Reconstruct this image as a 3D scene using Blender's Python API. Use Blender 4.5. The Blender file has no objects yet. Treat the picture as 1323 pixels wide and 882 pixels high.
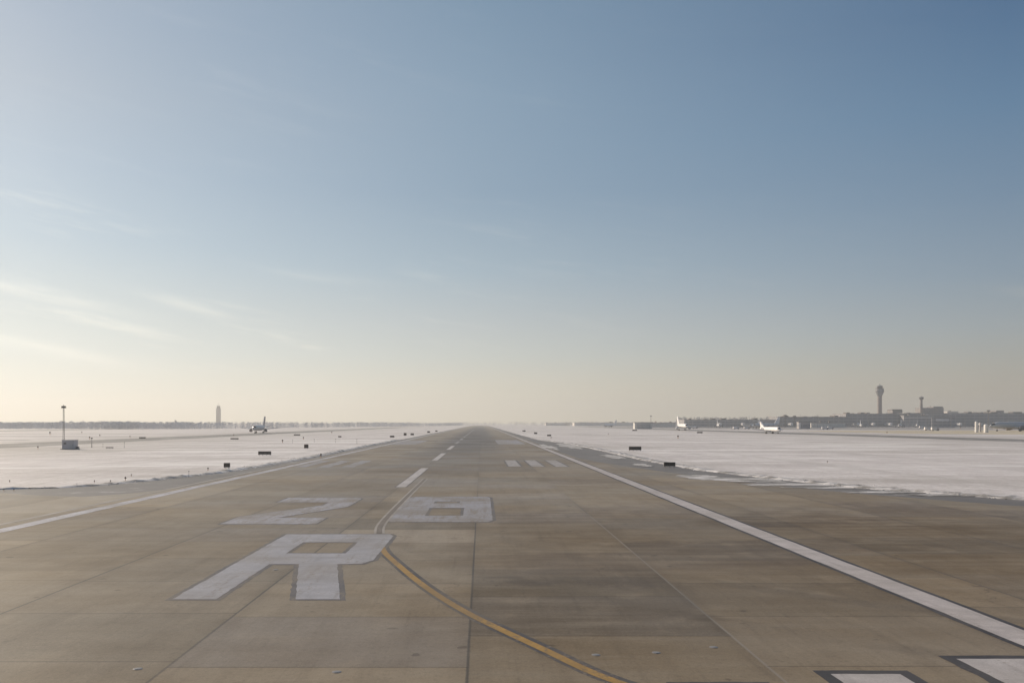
import bpy, bmesh, math, random
from mathutils import Vector, Matrix, noise
R = math.radians
rng = random.Random(7)
HAZE = 2.3e-4
sc = bpy.context.scene
col = sc.collection
H = 6.2            # eye height above the runway (flight deck)
F = 1129.0         # focal length in photo pixels, used to read distances off the photograph

def gx(px, D):     # lateral position of something at distance D
    return (px - 622.0) / F * D
def gd(py):        # distance of a ground point
    return H * F / (py - 547.0)
def gh(py, D):     # height of something at distance D
    return H + (547.0 - py) / F * D
def s2l(c):
    out = []
    for v in c:
        v = v / 255.0
        out.append(v / 12.92 if v <= .04045 else ((v + .055) / 1.055) ** 2.4)
    return tuple(out)

# ------------------------------------------------------------------ materials
def newmat(name):
    m = bpy.data.materials.new(name); m.use_nodes = True
    nt = m.node_tree
    b = nt.nodes['Principled BSDF']
    return m, nt, b
def nd(nt, typ, **kw):
    n = nt.nodes.new(typ)
    for k, v in kw.items(): setattr(n, k, v)
    return n
def math_(nt, op, a, b=None, clamp=False):
    n = nt.nodes.new('ShaderNodeMath'); n.operation = op; n.use_clamp = clamp
    for i, v in enumerate((a, b)):
        if v is None: continue
        if hasattr(v, 'links') or hasattr(v, 'is_linked'): nt.links.new(v, n.inputs[i])
        else: n.inputs[i].default_value = v
    return n.outputs[0]
def mapr(nt, v, a, b, c=0.0, d=1.0, smooth=False):
    n = nt.nodes.new('ShaderNodeMapRange'); n.clamp = True
    if smooth: n.interpolation_type = 'SMOOTHSTEP'
    nt.links.new(v, n.inputs[0])
    for i, q in enumerate((a, b, c, d)): n.inputs[i + 1].default_value = q
    return n.outputs[0]
def mixc(nt, f, a, b, blend='MIX'):
    n = nt.nodes.new('ShaderNodeMix'); n.data_type = 'RGBA'; n.blend_type = blend; n.clamp_factor = True
    for i, v in ((0, f), (6, a), (7, b)):
        if hasattr(v, 'is_linked'): nt.links.new(v, n.inputs[i])
        elif i == 0: n.inputs[0].default_value = v
        else: n.inputs[i].default_value = (*v[:3], 1)
    return n.outputs[2]
def pos(nt, scale=(1, 1, 1)):
    g = nt.nodes.new('ShaderNodeNewGeometry')
    mp = nt.nodes.new('ShaderNodeMapping'); mp.inputs['Scale'].default_value = scale
    nt.links.new(g.outputs['Position'], mp.inputs['Vector'])
    return mp.outputs[0], g
def noise_(nt, vec, scale, detail=4, rough=.55):
    n = nt.nodes.new('ShaderNodeTexNoise'); n.inputs['Scale'].default_value = scale
    n.inputs['Detail'].default_value = detail; n.inputs['Roughness'].default_value = rough
    nt.links.new(vec, n.inputs['Vector'])
    return n.outputs['Fac']

def simple(name, c, rough=.7, spec=.3, var=.12, scale=.4, metal=0.0):
    m, nt, b = newmat(name)
    v, g = pos(nt)
    f = noise_(nt, v, scale, 3)
    f2 = mapr(nt, f, .3, .7)
    cc = mixc(nt, f2, tuple(q * (1 - var) for q in c), tuple(q * (1 + var) for q in c))
    nt.links.new(cc, b.inputs['Base Color'])
    b.inputs['Roughness'].default_value = rough; b.inputs['Specular IOR Level'].default_value = spec
    b.inputs['Metallic'].default_value = metal
    return m

def snow_ground():
    m, nt, b = newmat('snow_ground')
    v, g = pos(nt)
    sep = nd(nt, 'ShaderNodeSeparateXYZ'); nt.links.new(g.outputs['Position'], sep.inputs[0])
    big = noise_(nt, v, .012, 5, .6)
    mid = noise_(nt, v, .09, 5, .6)
    vs, _ = pos(nt, (.25, 1, 1)); drift = noise_(nt, vs, .35, 4, .6)
    fine = noise_(nt, v, 1.6, 4, .65)
    c = mixc(nt, mapr(nt, mid, .33, .68), (.57, .52, .505), (.80, .745, .728))
    c = mixc(nt, mapr(nt, drift, .48, .72, 0, .6), c, (.90, .86, .835))
    c = mixc(nt, mapr(nt, drift, .25, .46, .45, 0), c, (.47, .425, .40))
    # wind-scoured places where the dead grass shows through
    t = math_(nt, 'ADD', math_(nt, 'MULTIPLY', big, .75), math_(nt, 'MULTIPLY', fine, .35))
    c = mixc(nt, mapr(nt, t, .56, .70, 0, .62), c, (.40, .36, .30))
    sp = math_(nt, 'MULTIPLY', mapr(nt, fine, .55, .66), mapr(nt, mid, .36, .56))
    c = mixc(nt, math_(nt, 'MULTIPLY', sp, .6), c, (.33, .29, .24))
    # mown and driven tracks running along the field
    tr, _ = pos(nt, (1, .02, 1)); trk = noise_(nt, tr, .16, 3, .6)
    c = mixc(nt, mapr(nt, trk, .52, .64, 0, .4), c, (.46, .425, .39))
    va, _ = pos(nt, (1.1, .11, 1)); spk = noise_(nt, va, 1.3, 4, .7)
    vb_, _ = pos(nt, (.014, .06, 1)); bnd = noise_(nt, vb_, 1.0, 5, .6)
    c = mixc(nt, mapr(nt, spk, .52, .68, 0, .38), c, (.42, .38, .34))
    c = mixc(nt, mapr(nt, spk, .46, .34, 0, .4), c, (.93, .90, .875))
    c = mixc(nt, mapr(nt, bnd, .51, .64, 0, .5), c, (.48, .436, .40))
    c = mixc(nt, mapr(nt, bnd, .47, .37, 0, .6), c, (.95, .92, .89))
    # thinner cover beside the taxiways, scoured by jet blast
    for x0_ in (198.0, -133.0):
        ne = mapr(nt, math_(nt, 'ABSOLUTE', math_(nt, 'SUBTRACT', sep.outputs[0], x0_)), 16, 60, 1, 0)
        c = mixc(nt, math_(nt, 'MULTIPLY', math_(nt, 'MULTIPLY', ne, mapr(nt, drift, .35, .6, .3, 1)), .55), c, (.43, .395, .345))
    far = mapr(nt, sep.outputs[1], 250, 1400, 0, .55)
    c = mixc(nt, far, c, (.60, .56, .54))  # distance haze painted into the snow colour, growing with Y
    nt.links.new(c, b.inputs['Base Color'])
    b.inputs['Roughness'].default_value = .62; b.inputs['Specular IOR Level'].default_value = .35
    bp = nd(nt, 'ShaderNodeBump'); bp.inputs['Strength'].default_value = .8; bp.inputs['Distance'].default_value = .16
    h = math_(nt, 'ADD', drift, math_(nt, 'MULTIPLY', fine, .5)); nt.links.new(h, bp.inputs['Height'])
    nt.links.new(bp.outputs[0], b.inputs['Normal'])
    return m

def concrete(name, base, blue, lane=7.65, off=-.35, rubber=True, joints=True, pale_c=(.30, .265, .225), stain=False):
    m, nt, b = newmat(name)
    v, g = pos(nt)
    sep = nd(nt, 'ShaderNodeSeparateXYZ'); nt.links.new(g.outputs['Position'], sep.inputs[0])
    X, Y = sep.outputs[0], sep.outputs[1]
    def mul(c, f, k):                     # darken or tint c by k where f is 1
        return mixc(nt, f, c, k, 'MULTIPLY')
    def comb(x, y, z=None):
        n = nd(nt, 'ShaderNodeCombineXYZ'); nt.links.new(x, n.inputs[0]); nt.links.new(y, n.inputs[1]); return n.outputs[0]
    def white(vec):
        n = nd(nt, 'ShaderNodeTexWhiteNoise', noise_dimensions='2D'); nt.links.new(vec, n.inputs['Vector']); return n.outputs['Value']
    u = math_(nt, 'DIVIDE', math_(nt, 'SUBTRACT', X, off), lane)
    cell = math_(nt, 'FLOOR', u)
    wn1 = nd(nt, 'ShaderNodeTexWhiteNoise', noise_dimensions='1D'); nt.links.new(cell, wn1.inputs['W'])
    lanev = wn1.outputs['Value']
    w = math_(nt, 'DIVIDE', math_(nt, 'ADD', Y, math_(nt, 'MULTIPLY', lanev, 6.0)), 5.8)
    cy = math_(nt, 'FLOOR', w)
    sv = white(comb(cell, cy)); sv2 = white(comb(cy, cell))
    w2 = math_(nt, 'FLOOR', math_(nt, 'DIVIDE', math_(nt, 'ADD', Y, math_(nt, 'MULTIPLY', lanev, 37.0)), 19.0))
    pv = white(comb(w2, cell))            # longer paving runs
    big = noise_(nt, v, .06, 5, .6); med = noise_(nt, v, .45, 5, .62); fin = noise_(nt, v, 6, 5, .72); gr = noise_(nt, v, 22, 3, .7)
    vs, _ = pos(nt, (1, .06, 1)); st = noise_(nt, vs, 1.1, 5, .62); st2 = noise_(nt, vs, 3.6, 4, .6)
    vx, _ = pos(nt, (.12, 1, 1)); sx = noise_(nt, vx, .8, 5, .62)
    c = mixc(nt, sv, tuple(q * .84 for q in base), tuple(q * 1.13 for q in base))
    c = mixc(nt, mapr(nt, sv2, .72, .95, 0, .5), c, blue)
    k = mapr(nt, pv, 0, 1, .80, 1.14)
    kk = nd(nt, 'ShaderNodeCombineColor'); [nt.links.new(k, kk.inputs[i]) for i in range(3)]
    c = mixc(nt, 1.0, c, kk.outputs[0], 'MULTIPLY')
    if stain:
        ragged = math_(nt, 'MULTIPLY', math_(nt, 'SUBTRACT', med, .5), 10.0)
        yy = math_(nt, 'ADD', Y, math_(nt, 'ADD', ragged, math_(nt, 'MULTIPLY', lanev, 9.0)))
        sx_ = mapr(nt, math_(nt, 'ADD', X, math_(nt, 'MULTIPLY', math_(nt, 'SUBTRACT', big, .5), 10.0)), -3.5, 3.0, 0, 1, True)
        fs = math_(nt, 'MULTIPLY', sx_, math_(nt, 'MULTIPLY', mapr(nt, yy, 60, 70, 1, 0, True), mapr(nt, yy, 23, 33, 0, 1, True)))
        c = mul(c, math_(nt, 'MULTIPLY', fs, mapr(nt, sx, .3, .65, 1, .86)), (.70, .655, .58))
        c = mul(c, mapr(nt, X, -12, 14, 0, .55), (.90, .87, .82))  # tone darkens gradually towards positive X
        db = math_(nt, 'MULTIPLY', math_(nt, 'MULTIPLY', mapr(nt, X, -3, 2.5, 0, 1, True), mapr(nt, X, 14.6, 15, 1, 0)), math_(nt, 'MULTIPLY', mapr(nt, yy, 38, 39, 0, 1), mapr(nt, yy, 46.5, 48, 1, 0)))
        db2 = math_(nt, 'MULTIPLY', math_(nt, 'MULTIPLY', mapr(nt, X, .5, 1.5, 0, 1, True), mapr(nt, X, 60, 61, 1, 0)), math_(nt, 'MULTIPLY', mapr(nt, yy, 58, 60, 0, 1), mapr(nt, yy, 66, 70, 1, 0)))
        dbf = math_(nt, 'MULTIPLY', math_(nt, 'MAXIMUM', db, db2), mapr(nt, sx, .38, .6, 1, .35))
        c = mul(c, math_(nt, 'MULTIPLY', dbf, .8), (.74, .72, .76))
        # dried melt-water tongues, pale
        le = math_(nt, 'MULTIPLY', mapr(nt, sx, .50, .66), mapr(nt, big, .40, .6))
        c = mixc(nt, math_(nt, 'MULTIPLY', le, .5), c, (.33, .285, .225))
    # mottling, stains and tracked dirt multiply so the slabs stay readable
    c = mul(c, mapr(nt, big, .45, .60, 0, .8), (.84, .80, .73))
    c = mul(c, mapr(nt, med, .50, .34, 0, .5), (.76, .73, .69))
    c = mixc(nt, mapr(nt, med, .54, .74, 0, .32), c, tuple(q * 1.35 for q in base))
    c = mul(c, mapr(nt, fin, .50, .32, 0, .5), (.64, .625, .60))
    c = mul(c, mapr(nt, gr, .52, .34, 0, .36), (.68, .68, .67))
    c = mixc(nt, mapr(nt, gr, .58, .72, 0, .3), c, tuple(q * 1.7 for q in base))
    c = mul(c, mapr(nt, st, .50, .68, 0, .5), (.78, .76, .73))
    c = mul(c, mapr(nt, st2, .56, .68, 0, .35), (.70, .69, .69))
    c = mul(c, mapr(nt, sx, .50, .36, 0, .25), (.80, .775, .74))
    # spots of oil and tar
    spot = noise_(nt, v, 1.3, 2, .4)
    c = mul(c, mapr(nt, spot, .71, .76, 0, .7), (.45, .42, .40))
    # crack sealant wandering across some panels
    vo = nd(nt, 'ShaderNodeTexVoronoi', feature='DISTANCE_TO_EDGE'); vo.inputs['Scale'].default_value = .085
    wv = nd(nt, 'ShaderNodeVectorMath', operation='ADD'); nz = nd(nt, 'ShaderNodeTexNoise'); nz.inputs['Scale'].default_value = .5; nz.inputs['Detail'].default_value = 5
    nt.links.new(v, nz.inputs['Vector']); sc3 = nd(nt, 'ShaderNodeVectorMath', operation='SCALE'); sc3.inputs['Scale'].default_value = 3.0
    nt.links.new(nz.outputs['Color'], sc3.inputs[0]); nt.links.new(v, wv.inputs[0]); nt.links.new(sc3.outputs[0], wv.inputs[1]); nt.links.new(wv.outputs[0], vo.inputs['Vector'])
    c = mul(c, math_(nt, 'MULTIPLY', mapr(nt, vo.outputs['Distance'], .0008, .0028, .6, 0), mapr(nt, pv, .66, .7)), (.55, .53, .51))
    if rubber:
        d = math_(nt, 'ABSOLUTE', math_(nt, 'ADD', X, 3.4))
        lat = mapr(nt, d, 5.0, 13.0, 1, 0, True)
        lon = math_(nt, 'MULTIPLY', mapr(nt, Y, 90, 280, 0, 1, True), mapr(nt, Y, 1100, 2600, 1, .45))
        f = math_(nt, 'MULTIPLY', math_(nt, 'MULTIPLY', lat, lon), mapr(nt, st, .2, .7, 1, .6))
        c = mixc(nt, math_(nt, 'MULTIPLY', f, .92), c, (.046, .044, .050))
        d2 = math_(nt, 'ABSOLUTE', math_(nt, 'ADD', X, 8.0))
        f2 = math_(nt, 'MULTIPLY', mapr(nt, d2, 3, 12, 1, 0, True), mapr(nt, Y, 25, 130, .25, .8))
        c = mul(c, math_(nt, 'MULTIPLY', f2, mapr(nt, st2, .35, .6, 1, .5)), (.66, .66, .70))
        # curved tyre scuffs of aircraft lining up
        tr = math_(nt, 'SUBTRACT', math_(nt, 'SQRT', math_(nt, 'ADD', math_(nt, 'POWER', math_(nt, 'SUBTRACT', X, 40.0), 2.0), math_(nt, 'POWER', math_(nt, 'SUBTRACT', Y, 62.0), 2.0))), 44.5)
        tw = math_(nt, 'ABSOLUTE', math_(nt, 'SUBTRACT', math_(nt, 'ABSOLUTE', tr), 2.9))
        tf = math_(nt, 'MULTIPLY', math_(nt, 'MULTIPLY', mapr(nt, tw, .25, .75, 1, 0, True), mapr(nt, Y, 62, 30, 0, 1)), mapr(nt, med, .4, .6))
        c = mul(c, math_(nt, 'MULTIPLY', tf, .55), (.66, .65, .66))
    if joints:
        fr = math_(nt, 'SUBTRACT', u, math_(nt, 'ROUND', u))
        wob = math_(nt, 'MULTIPLY', math_(nt, 'SUBTRACT', fin, .5), .05)
        dj = math_(nt, 'ADD', math_(nt, 'MULTIPLY', math_(nt, 'ABSOLUTE', fr), lane), wob)
        jl = math_(nt, 'MULTIPLY', mapr(nt, dj, .02, .055, 1, 0), mapr(nt, st, .25, .5, .45, 1))
        seal = noise_(nt, vs, .6, 2)
        pale = mapr(nt, math_(nt, 'ADD', seal, mapr(nt, X, -2, 12, -.12, .3)), .52, .6)
        jc = mixc(nt, pale, (.055, .05, .045), pale_c)
        c = mixc(nt, math_(nt, 'MULTIPLY', jl, mapr(nt, Y, 45, 95, .75, .18)), c, jc)
        # dark halo along the joints
        c = mul(c, mapr(nt, dj, .05, .55, .35, 0), (.72, .70, .68))
        fy = math_(nt, 'SUBTRACT', w, math_(nt, 'ROUND', w))
        djy = math_(nt, 'ADD', math_(nt, 'MULTIPLY', math_(nt, 'ABSOLUTE', fy), 5.8), wob)
        c = mul(c, mapr(nt, djy, .02, .07, .55, 0), (.45, .43, .42))
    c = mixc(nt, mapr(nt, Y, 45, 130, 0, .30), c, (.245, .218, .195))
    c = mixc(nt, mapr(nt, Y, 1700, 3000, 0, .5), c, (.42, .385, .36))  # far end paled, distance haze put into the concrete colour
    nt.links.new(c, b.inputs['Base Color'])
    ro = mapr(nt, big, .35, .7, .46, .66); nt.links.new(ro, b.inputs['Roughness'])
    b.inputs['Specular IOR Level'].default_value = .2
    bp = nd(nt, 'ShaderNodeBump'); bp.inputs['Strength'].default_value = .35; bp.inputs['Distance'].default_value = .02
    nt.links.new(math_(nt, 'ADD', fin, math_(nt, 'MULTIPLY', gr, .6)), bp.inputs['Height']); nt.links.new(bp.outputs[0], b.inputs['Normal'])
    return m

def asphalt(name, base, snowy=.0):
    m, nt, b = newmat(name)
    v, g = pos(nt)
    big = noise_(nt, v, .08, 5, .6); med = noise_(nt, v, .7, 5, .65); fin = noise_(nt, v, 5, 4, .7)
    c = mixc(nt, mapr(nt, big, .35, .65), tuple(q * .85 for q in base), tuple(q * 1.2 for q in base))
    c = mixc(nt, mapr(nt, fin, .35, .7, .25, 0), c, tuple(q * .6 for q in base))
    t = math_(nt, 'ADD', math_(nt, 'MULTIPLY', big, .6), math_(nt, 'MULTIPLY', med, .5))
    c = mixc(nt, mapr(nt, t, .60 - snowy, .72 - snowy, 0, .7), c, (.60, .57, .58))
    nt.links.new(c, b.inputs['Base Color'])
    b.inputs['Roughness'].default_value = .6; b.inputs['Specular IOR Level'].default_value = .3
    return m

def thin_snow(name, lo=.42, hi=.62):
    m, nt, b = newmat(name)
    v, g = pos(nt)
    vs, _ = pos(nt, (.5, 1, 1))
    a = noise_(nt, vs, .5, 5, .65); f = noise_(nt, v, 4, 4, .7)
    t = math_(nt, 'ADD', math_(nt, 'MULTIPLY', a, .75), math_(nt, 'MULTIPLY', f, .25))
    c = mixc(nt, mapr(nt, t, lo, hi), (.27, .25, .23), (.70, .67, .66))
    nt.links.new(c, b.inputs['Base Color']); b.inputs['Roughness'].default_value = .65
    return m

def paint(name, c, under, wear=.5, scale=1.0):
    m, nt, b = newmat(name)
    v, g = pos(nt)
    a = noise_(nt, v, .9 * scale, 5, .65); f = noise_(nt, v, 6 * scale, 5, .72); gr = noise_(nt, v, 22, 3, .7)
    vs, _ = pos(nt, (1, .1, 1)); s = noise_(nt, vs, 2.2, 5, .65)
    vx, _ = pos(nt, (.15, 1, 1)); sx = noise_(nt, vx, 1.6, 4, .6)
    bg_ = noise_(nt, v, .22 * scale, 3)
    cc = mixc(nt, mapr(nt, a, .35, .65), tuple(q * .86 for q in c), tuple(q * 1.08 for q in c))
    cc = mixc(nt, mapr(nt, sx, .5, .34, 0, .5), cc, tuple(q * .74 for q in c))
    cc = mixc(nt, mapr(nt, s, .52, .68, 0, .55), cc, tuple(q * .68 for q in c))
    cc = mixc(nt, mapr(nt, gr, .5, .33, 0, .5), cc, tuple(q * .62 for q in c))
    t = math_(nt, 'ADD', math_(nt, 'ADD', math_(nt, 'MULTIPLY', a, .25), math_(nt, 'MULTIPLY', f, .5)), math_(nt, 'MULTIPLY', s, .25))
    lo = .60 - .12 * wear
    cc = mixc(nt, mapr(nt, t, lo, lo + .07, 0, .35 + .55 * wear), cc, under)
    cc = mixc(nt, mapr(nt, bg_, .42, .62, 0, .6 * wear), cc, under)
    nt.links.new(cc, b.inputs['Base Color'])
    b.inputs['Roughness'].default_value = .55; b.inputs['Specular IOR Level'].default_value = .25
    return m

def facade(name, c, glass, sx=6.0, sz=4.0, frac=.55):
    """hazy distant facade with storeys of ribbon glazing"""
    m, nt, b = newmat(name)
    v, g = pos(nt)
    sep = nd(nt, 'ShaderNodeSeparateXYZ'); nt.links.new(g.outputs['Position'], sep.inputs[0])
    fz = math_(nt, 'FRACT', math_(nt, 'DIVIDE', sep.outputs[2], sz))
    hx = math_(nt, 'FRACT', math_(nt, 'DIVIDE', math_(nt, 'ADD', sep.outputs[0], sep.outputs[1]), sx))
    band = math_(nt, 'MULTIPLY', math_(nt, 'GREATER_THAN', fz, 1 - frac), math_(nt, 'GREATER_THAN', hx, .16))
    n = noise_(nt, v, .05, 3)
    cc = mixc(nt, mapr(nt, n, .3, .7), tuple(q * .88 for q in c), tuple(q * 1.1 for q in c))
    cc = mixc(nt, band, cc, glass)
    nt.links.new(cc, b.inputs['Base Color']); b.inputs['Roughness'].default_value = .6
    return m

M = {}
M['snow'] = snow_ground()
CB = (.318, .259, .184)
CU = (.225, .183, .134)
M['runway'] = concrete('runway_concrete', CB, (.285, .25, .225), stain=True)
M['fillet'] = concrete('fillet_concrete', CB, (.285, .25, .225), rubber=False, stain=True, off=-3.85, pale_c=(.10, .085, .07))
M['taxi'] = concrete('taxiway_concrete', (.43, .37, .29), (.37, .33, .29), off=3.2, rubber=False)  # paler than the runway: sun glint painted into the base colour
M['shoulder'] = asphalt('shoulder_asphalt', (.195, .18, .170), -.02)
M['taxiasph'] = asphalt('taxiway_asphalt', (.24, .22, .20), .02)
M['apron'] = asphalt('apron_concrete', (.36, .33, .31), -.05)
M['bank'] = thin_snow('snow_bank_crust', .41, .57)
M['patch'] = thin_snow('thin_ice', .44, .58)
M['white'] = paint('white_paint', (.55, .51, .50), CU, .4)
M['whitenum'] = paint('white_number_paint', (.395, .386, .415), CU, .6)
M['whiteworn'] = paint('worn_white_paint', (.37, .362, .40), CU, .9)
M['whitebar'] = paint('scuffed_white_paint', (.43, .40, .395), CU, .6)
M['whitefaint'] = paint('faded_white_paint', (.40, .39, .43), CU, .92)
M['line'] = paint('edge_line_paint', (.54, .49, .475), CU, .35)
M['blackmid'] = paint('scuffed_black_paint', (.085, .075, .073), CU, .7)
M['lineleft'] = paint('left_line_paint', (.58, .57, .62), CU, .75)  # bluish sheen of the left side mixed into this line's colour
M['black'] = paint('black_paint', (.062, .055, .055), (.16, .14, .125), .5)
M['blackworn'] = paint('worn_black_paint', (.135, .122, .124), CU, .75)
M['yellow'] = paint('yellow_paint', (.42, .25, .065), (.17, .13, .085), .75)
M['brownline'] = paint('worn_dark_line', (.20, .165, .135), CU, .3)
M['palel'] = paint('worn_pale_line', (.42, .375, .335), CU, .55)
M['metal'] = simple('grey_metal', (.22, .21, .21), .5, .5)
M['hut'] = simple('hut_sheet_metal', (.52, .50, .52), .55, .3, .08)
M['hutroof'] = simple('hut_roof', (.5, .48, .48), .6)
M['dark'] = simple('dark_metal', (.07, .063, .06), .6)
M['signback'] = simple('sign_panel', (.088, .074, .064), .6, .3, .25, 3)
M['signframe'] = simple('sign_frame', (.16, .145, .13), .5)
M['lens'] = simple('lamp_lens', (.35, .33, .3), .2, .5)
M['orange'] = simple('orange_plastic', (.5, .2, .05), .5)
M['jetwhite'] = simple('white_aircraft_paint', (.93, .90, .88), .35, .5, .04)
M['jetgrey'] = simple('grey_aircraft_paint', (.50, .51, .53), .4, .4, .05)
M['jetpale'] = simple('pale_aircraft_paint', (.66, .65, .65), .4, .4, .05)
M['jetbelly'] = simple('belly_paint', (.42, .42, .44), .45)
M['jetfin'] = simple('fin_paint', (.50, .47, .46), .5)
M['engine'] = simple('engine_cowl', (.16, .15, .155), .5)
M['glass'] = simple('dark_glass', (.05, .055, .06), .2, .5)
M['tyre'] = simple('tyre_rubber', (.08, .075, .075), .8)
M['tower'] = simple('tower_concrete', (.31, .265, .25), .8, .2, .06, .05)
M['towerhead'] = simple('tower_head_panels', (.27, .265, .265), .6, .3, .08, .1)
M['towerglass'] = simple('tower_cab_glass', (.17, .155, .155), .35)
M['towerleft'] = facade('pale_tower_wall', (.36, .325, .315), (.29, .262, .255), 12, 400, .999)
M['towerleftcab'] = simple('pale_tower_cab', (.20, .18, .17), .7)
M['term'] = facade('terminal_facade', (.36, .34, .345), (.22, .22, .24), 9, 5.5, .5)
M['termlow'] = facade('pier_facade', (.43, .40, .40), (.26, .255, .27), 7, 5, .5)
M['hotel'] = facade('hotel_facade', (.30, .275, .27), (.19, .18, .185), 5, 3.6, .5)
M['roof'] = simple('flat_roof', (.30, .285, .28), .8)
M['rooftop'] = simple('plant_room_cladding', (.17, .15, .14), .8)
M['fascia'] = simple('white_fascia', (.78, .74, .73), .6, .3, .05)
M['hangar'] = simple('hangar_sheet', (.74, .71, .66), .6, .3, .05)
M['hangardoor'] = simple('hangar_door', (.55, .52, .49), .6)
M['cream'] = simple('cream_wall', (.66, .62, .58), .7)
M['tank'] = simple('white_tank', (.92, .88, .84), .45, .4, .04)
M['tankgrey'] = simple('grey_tank', (.52, .48, .48), .6)
M['red'] = simple('red_trim', (.30, .10, .10), .6)
def wood(name, c):
    m, nt, b = newmat(name)
    v, g = pos(nt); n = noise_(nt, v, .05, 4); n2 = noise_(nt, v, .6, 3)
    cc = mixc(nt, mapr(nt, n, .35, .65), tuple(q * .82 for q in c), tuple(q * 1.15 for q in c))
    cc = mixc(nt, mapr(nt, n2, .4, .65, 0, .4), cc, tuple(q * .75 for q in c))
    nt.links.new(cc, b.inputs['Base Color']); b.inputs['Roughness'].default_value = .9
    b.inputs['Specular IOR Level'].default_value = .1
    return m
M['wood'] = wood('winter_woodland', (.50, .53, .59))  # pale blue-grey base colour stands in for haze over the trees
M['woodfar'] = wood('far_winter_woodland', (.62, .60, .60))  # paler again, with the haze put into the colour
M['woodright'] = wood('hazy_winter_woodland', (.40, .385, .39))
def drygrass():
    m, nt, b = newmat('dry_grass')
    v, g = pos(nt); a = noise_(nt, v, .05, 5, .6); f = noise_(nt, v, .8, 4, .65)
    c = mixc(nt, mapr(nt, f, .35, .65), (.50, .42, .28), (.60, .52, .38))
    c = mixc(nt, mapr(nt, a, .5, .66, 0, .75), c, (.66, .61, .57))
    nt.links.new(c, b.inputs['Base Color']); b.inputs['Roughness'].default_value = .85
    return m
M['grass'] = drygrass()

# ------------------------------------------------------------------ object helpers
def link(name, bm, mats, parent=None, loc=None, smooth=False):
    bmesh.ops.recalc_face_normals(bm, faces=bm.faces)
    me = bpy.data.meshes.new(name)
    if smooth:
        for f in bm.faces: f.smooth = True
    bm.to_mesh(me); bm.free()
    for m in (mats if isinstance(mats, (list, tuple)) else [mats]): me.materials.append(m)
    if smooth and hasattr(me, 'set_sharp_from_angle'): me.set_sharp_from_angle(angle=R(40))
    o = bpy.data.objects.new(name, me); col.objects.link(o)
    if parent is not None: o.parent = parent
    if loc is not None: o.location = loc
    return o
def tag(o, label=None, cat=None, group=None, kind=None):
    if label: o['label'] = label
    if cat: o['category'] = cat
    if group: o['group'] = group
    if kind: o['kind'] = kind
    return o
def thing(name, label, cat, loc=(0, 0, 0), rz=0.0, group=None):
    o = bpy.data.objects.new(name, None); col.objects.link(o)
    o.location = loc; o.rotation_euler = (0, 0, rz); o.empty_display_size = .5
    return tag(o, label, cat, group)
def dup(root, loc, rz, label, group=None, scale=1.0):
    def cp(o, parent):
        c = o.copy(); col.objects.link(c); c.parent = parent
        for ch in list(o.children): cp(ch, c)
        return c
    r = cp(root, None)
    r.location = loc; r.rotation_euler = (0, 0, rz); r.scale = (scale,) * 3
    r['label'] = label
    if group: r['group'] = group
    return r
def box(bm, c, s, rz=0.0, taper=1.0, mi=0):
    r = bmesh.ops.create_cube(bm, size=1.0)
    for v in r['verts']:
        k = taper if v.co.z > 0 else 1.0
        v.co = Vector((v.co.x * s[0] * k, v.co.y * s[1] * k, v.co.z * s[2]))
    bmesh.ops.rotate(bm, verts=r['verts'], cent=(0, 0, 0), matrix=Matrix.Rotation(rz, 3, 'Z'))
    bmesh.ops.translate(bm, verts=r['verts'], vec=c)
    for f in {f for v in r['verts'] for f in v.link_faces}: f.material_index = mi
    return r['verts']
def lathe(bm, prof, n=12, c=(0, 0, 0), mi=0, square=False):
    """prof: (radius, z) from bottom to top"""
    rings = []
    for r, z in prof:
        rings.append([bm.verts.new((c[0] + r * math.cos(2 * math.pi * (i + .5) / n), c[1] + r * math.sin(2 * math.pi * (i + .5) / n), c[2] + z)) for i in range(n)])
    for a, b in zip(rings, rings[1:]):
        for i in range(n):
            f = bm.faces.new((a[i], a[(i + 1) % n], b[(i + 1) % n], b[i])); f.material_index = mi
    for f in (bm.faces.new(rings[0][::-1]), bm.faces.new(rings[-1])): f.material_index = mi
def tube(bm, a, b, r, n=8, r2=None):
    a, b = Vector(a), Vector(b); d = b - a; L = d.length
    q = d.to_track_quat('Z', 'Y').to_matrix()
    r2 = r if r2 is None else r2
    ra = [bm.verts.new(a + q @ Vector((r * math.cos(2 * math.pi * i / n), r * math.sin(2 * math.pi * i / n), 0))) for i in range(n)]
    rb = [bm.verts.new(b + q @ Vector((r2 * math.cos(2 * math.pi * i / n), r2 * math.sin(2 * math.pi * i / n), 0))) for i in range(n)]
    for i in range(n): bm.faces.new((ra[i], ra[(i + 1) % n], rb[(i + 1) % n], rb[i]))
    bm.faces.new(ra[::-1]); bm.faces.new(rb)
def prism(bm, pts, thick, axis='x', mi=0):
    """pts: 2-D outline; axis x: (y,z) outline extruded in x; axis z: (x,y) outline with z"""
    lo, hi = [], []
    for p in pts:
        if axis == 'x':
            lo.append(bm.verts.new((-thick / 2, p[0], p[1]))); hi.append(bm.verts.new((thick / 2, p[0], p[1])))
    n = len(pts)
    bm.faces.new(lo[::-1]); bm.faces.new(hi)
    for i in range(n): bm.faces.new((lo[i], lo[(i + 1) % n], hi[(i + 1) % n], hi[i]))
def bmn(): return bmesh.new()
def lerp_pts(pts, t):
    if t <= pts[0][0]: return pts[0][1]
    for (a, va), (b, vb) in zip(pts, pts[1:]):
        if t <= b: return va + (vb - va) * (t - a) / (b - a)
    return pts[-1][1]
def fr(x, s, o=4):
    v, a = 0, 1.0
    for k in range(o):
        v += a * noise.noise(Vector((x * s, 3.7 * k, 11.3))); s *= 2.1; a *= .55
    return v

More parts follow.
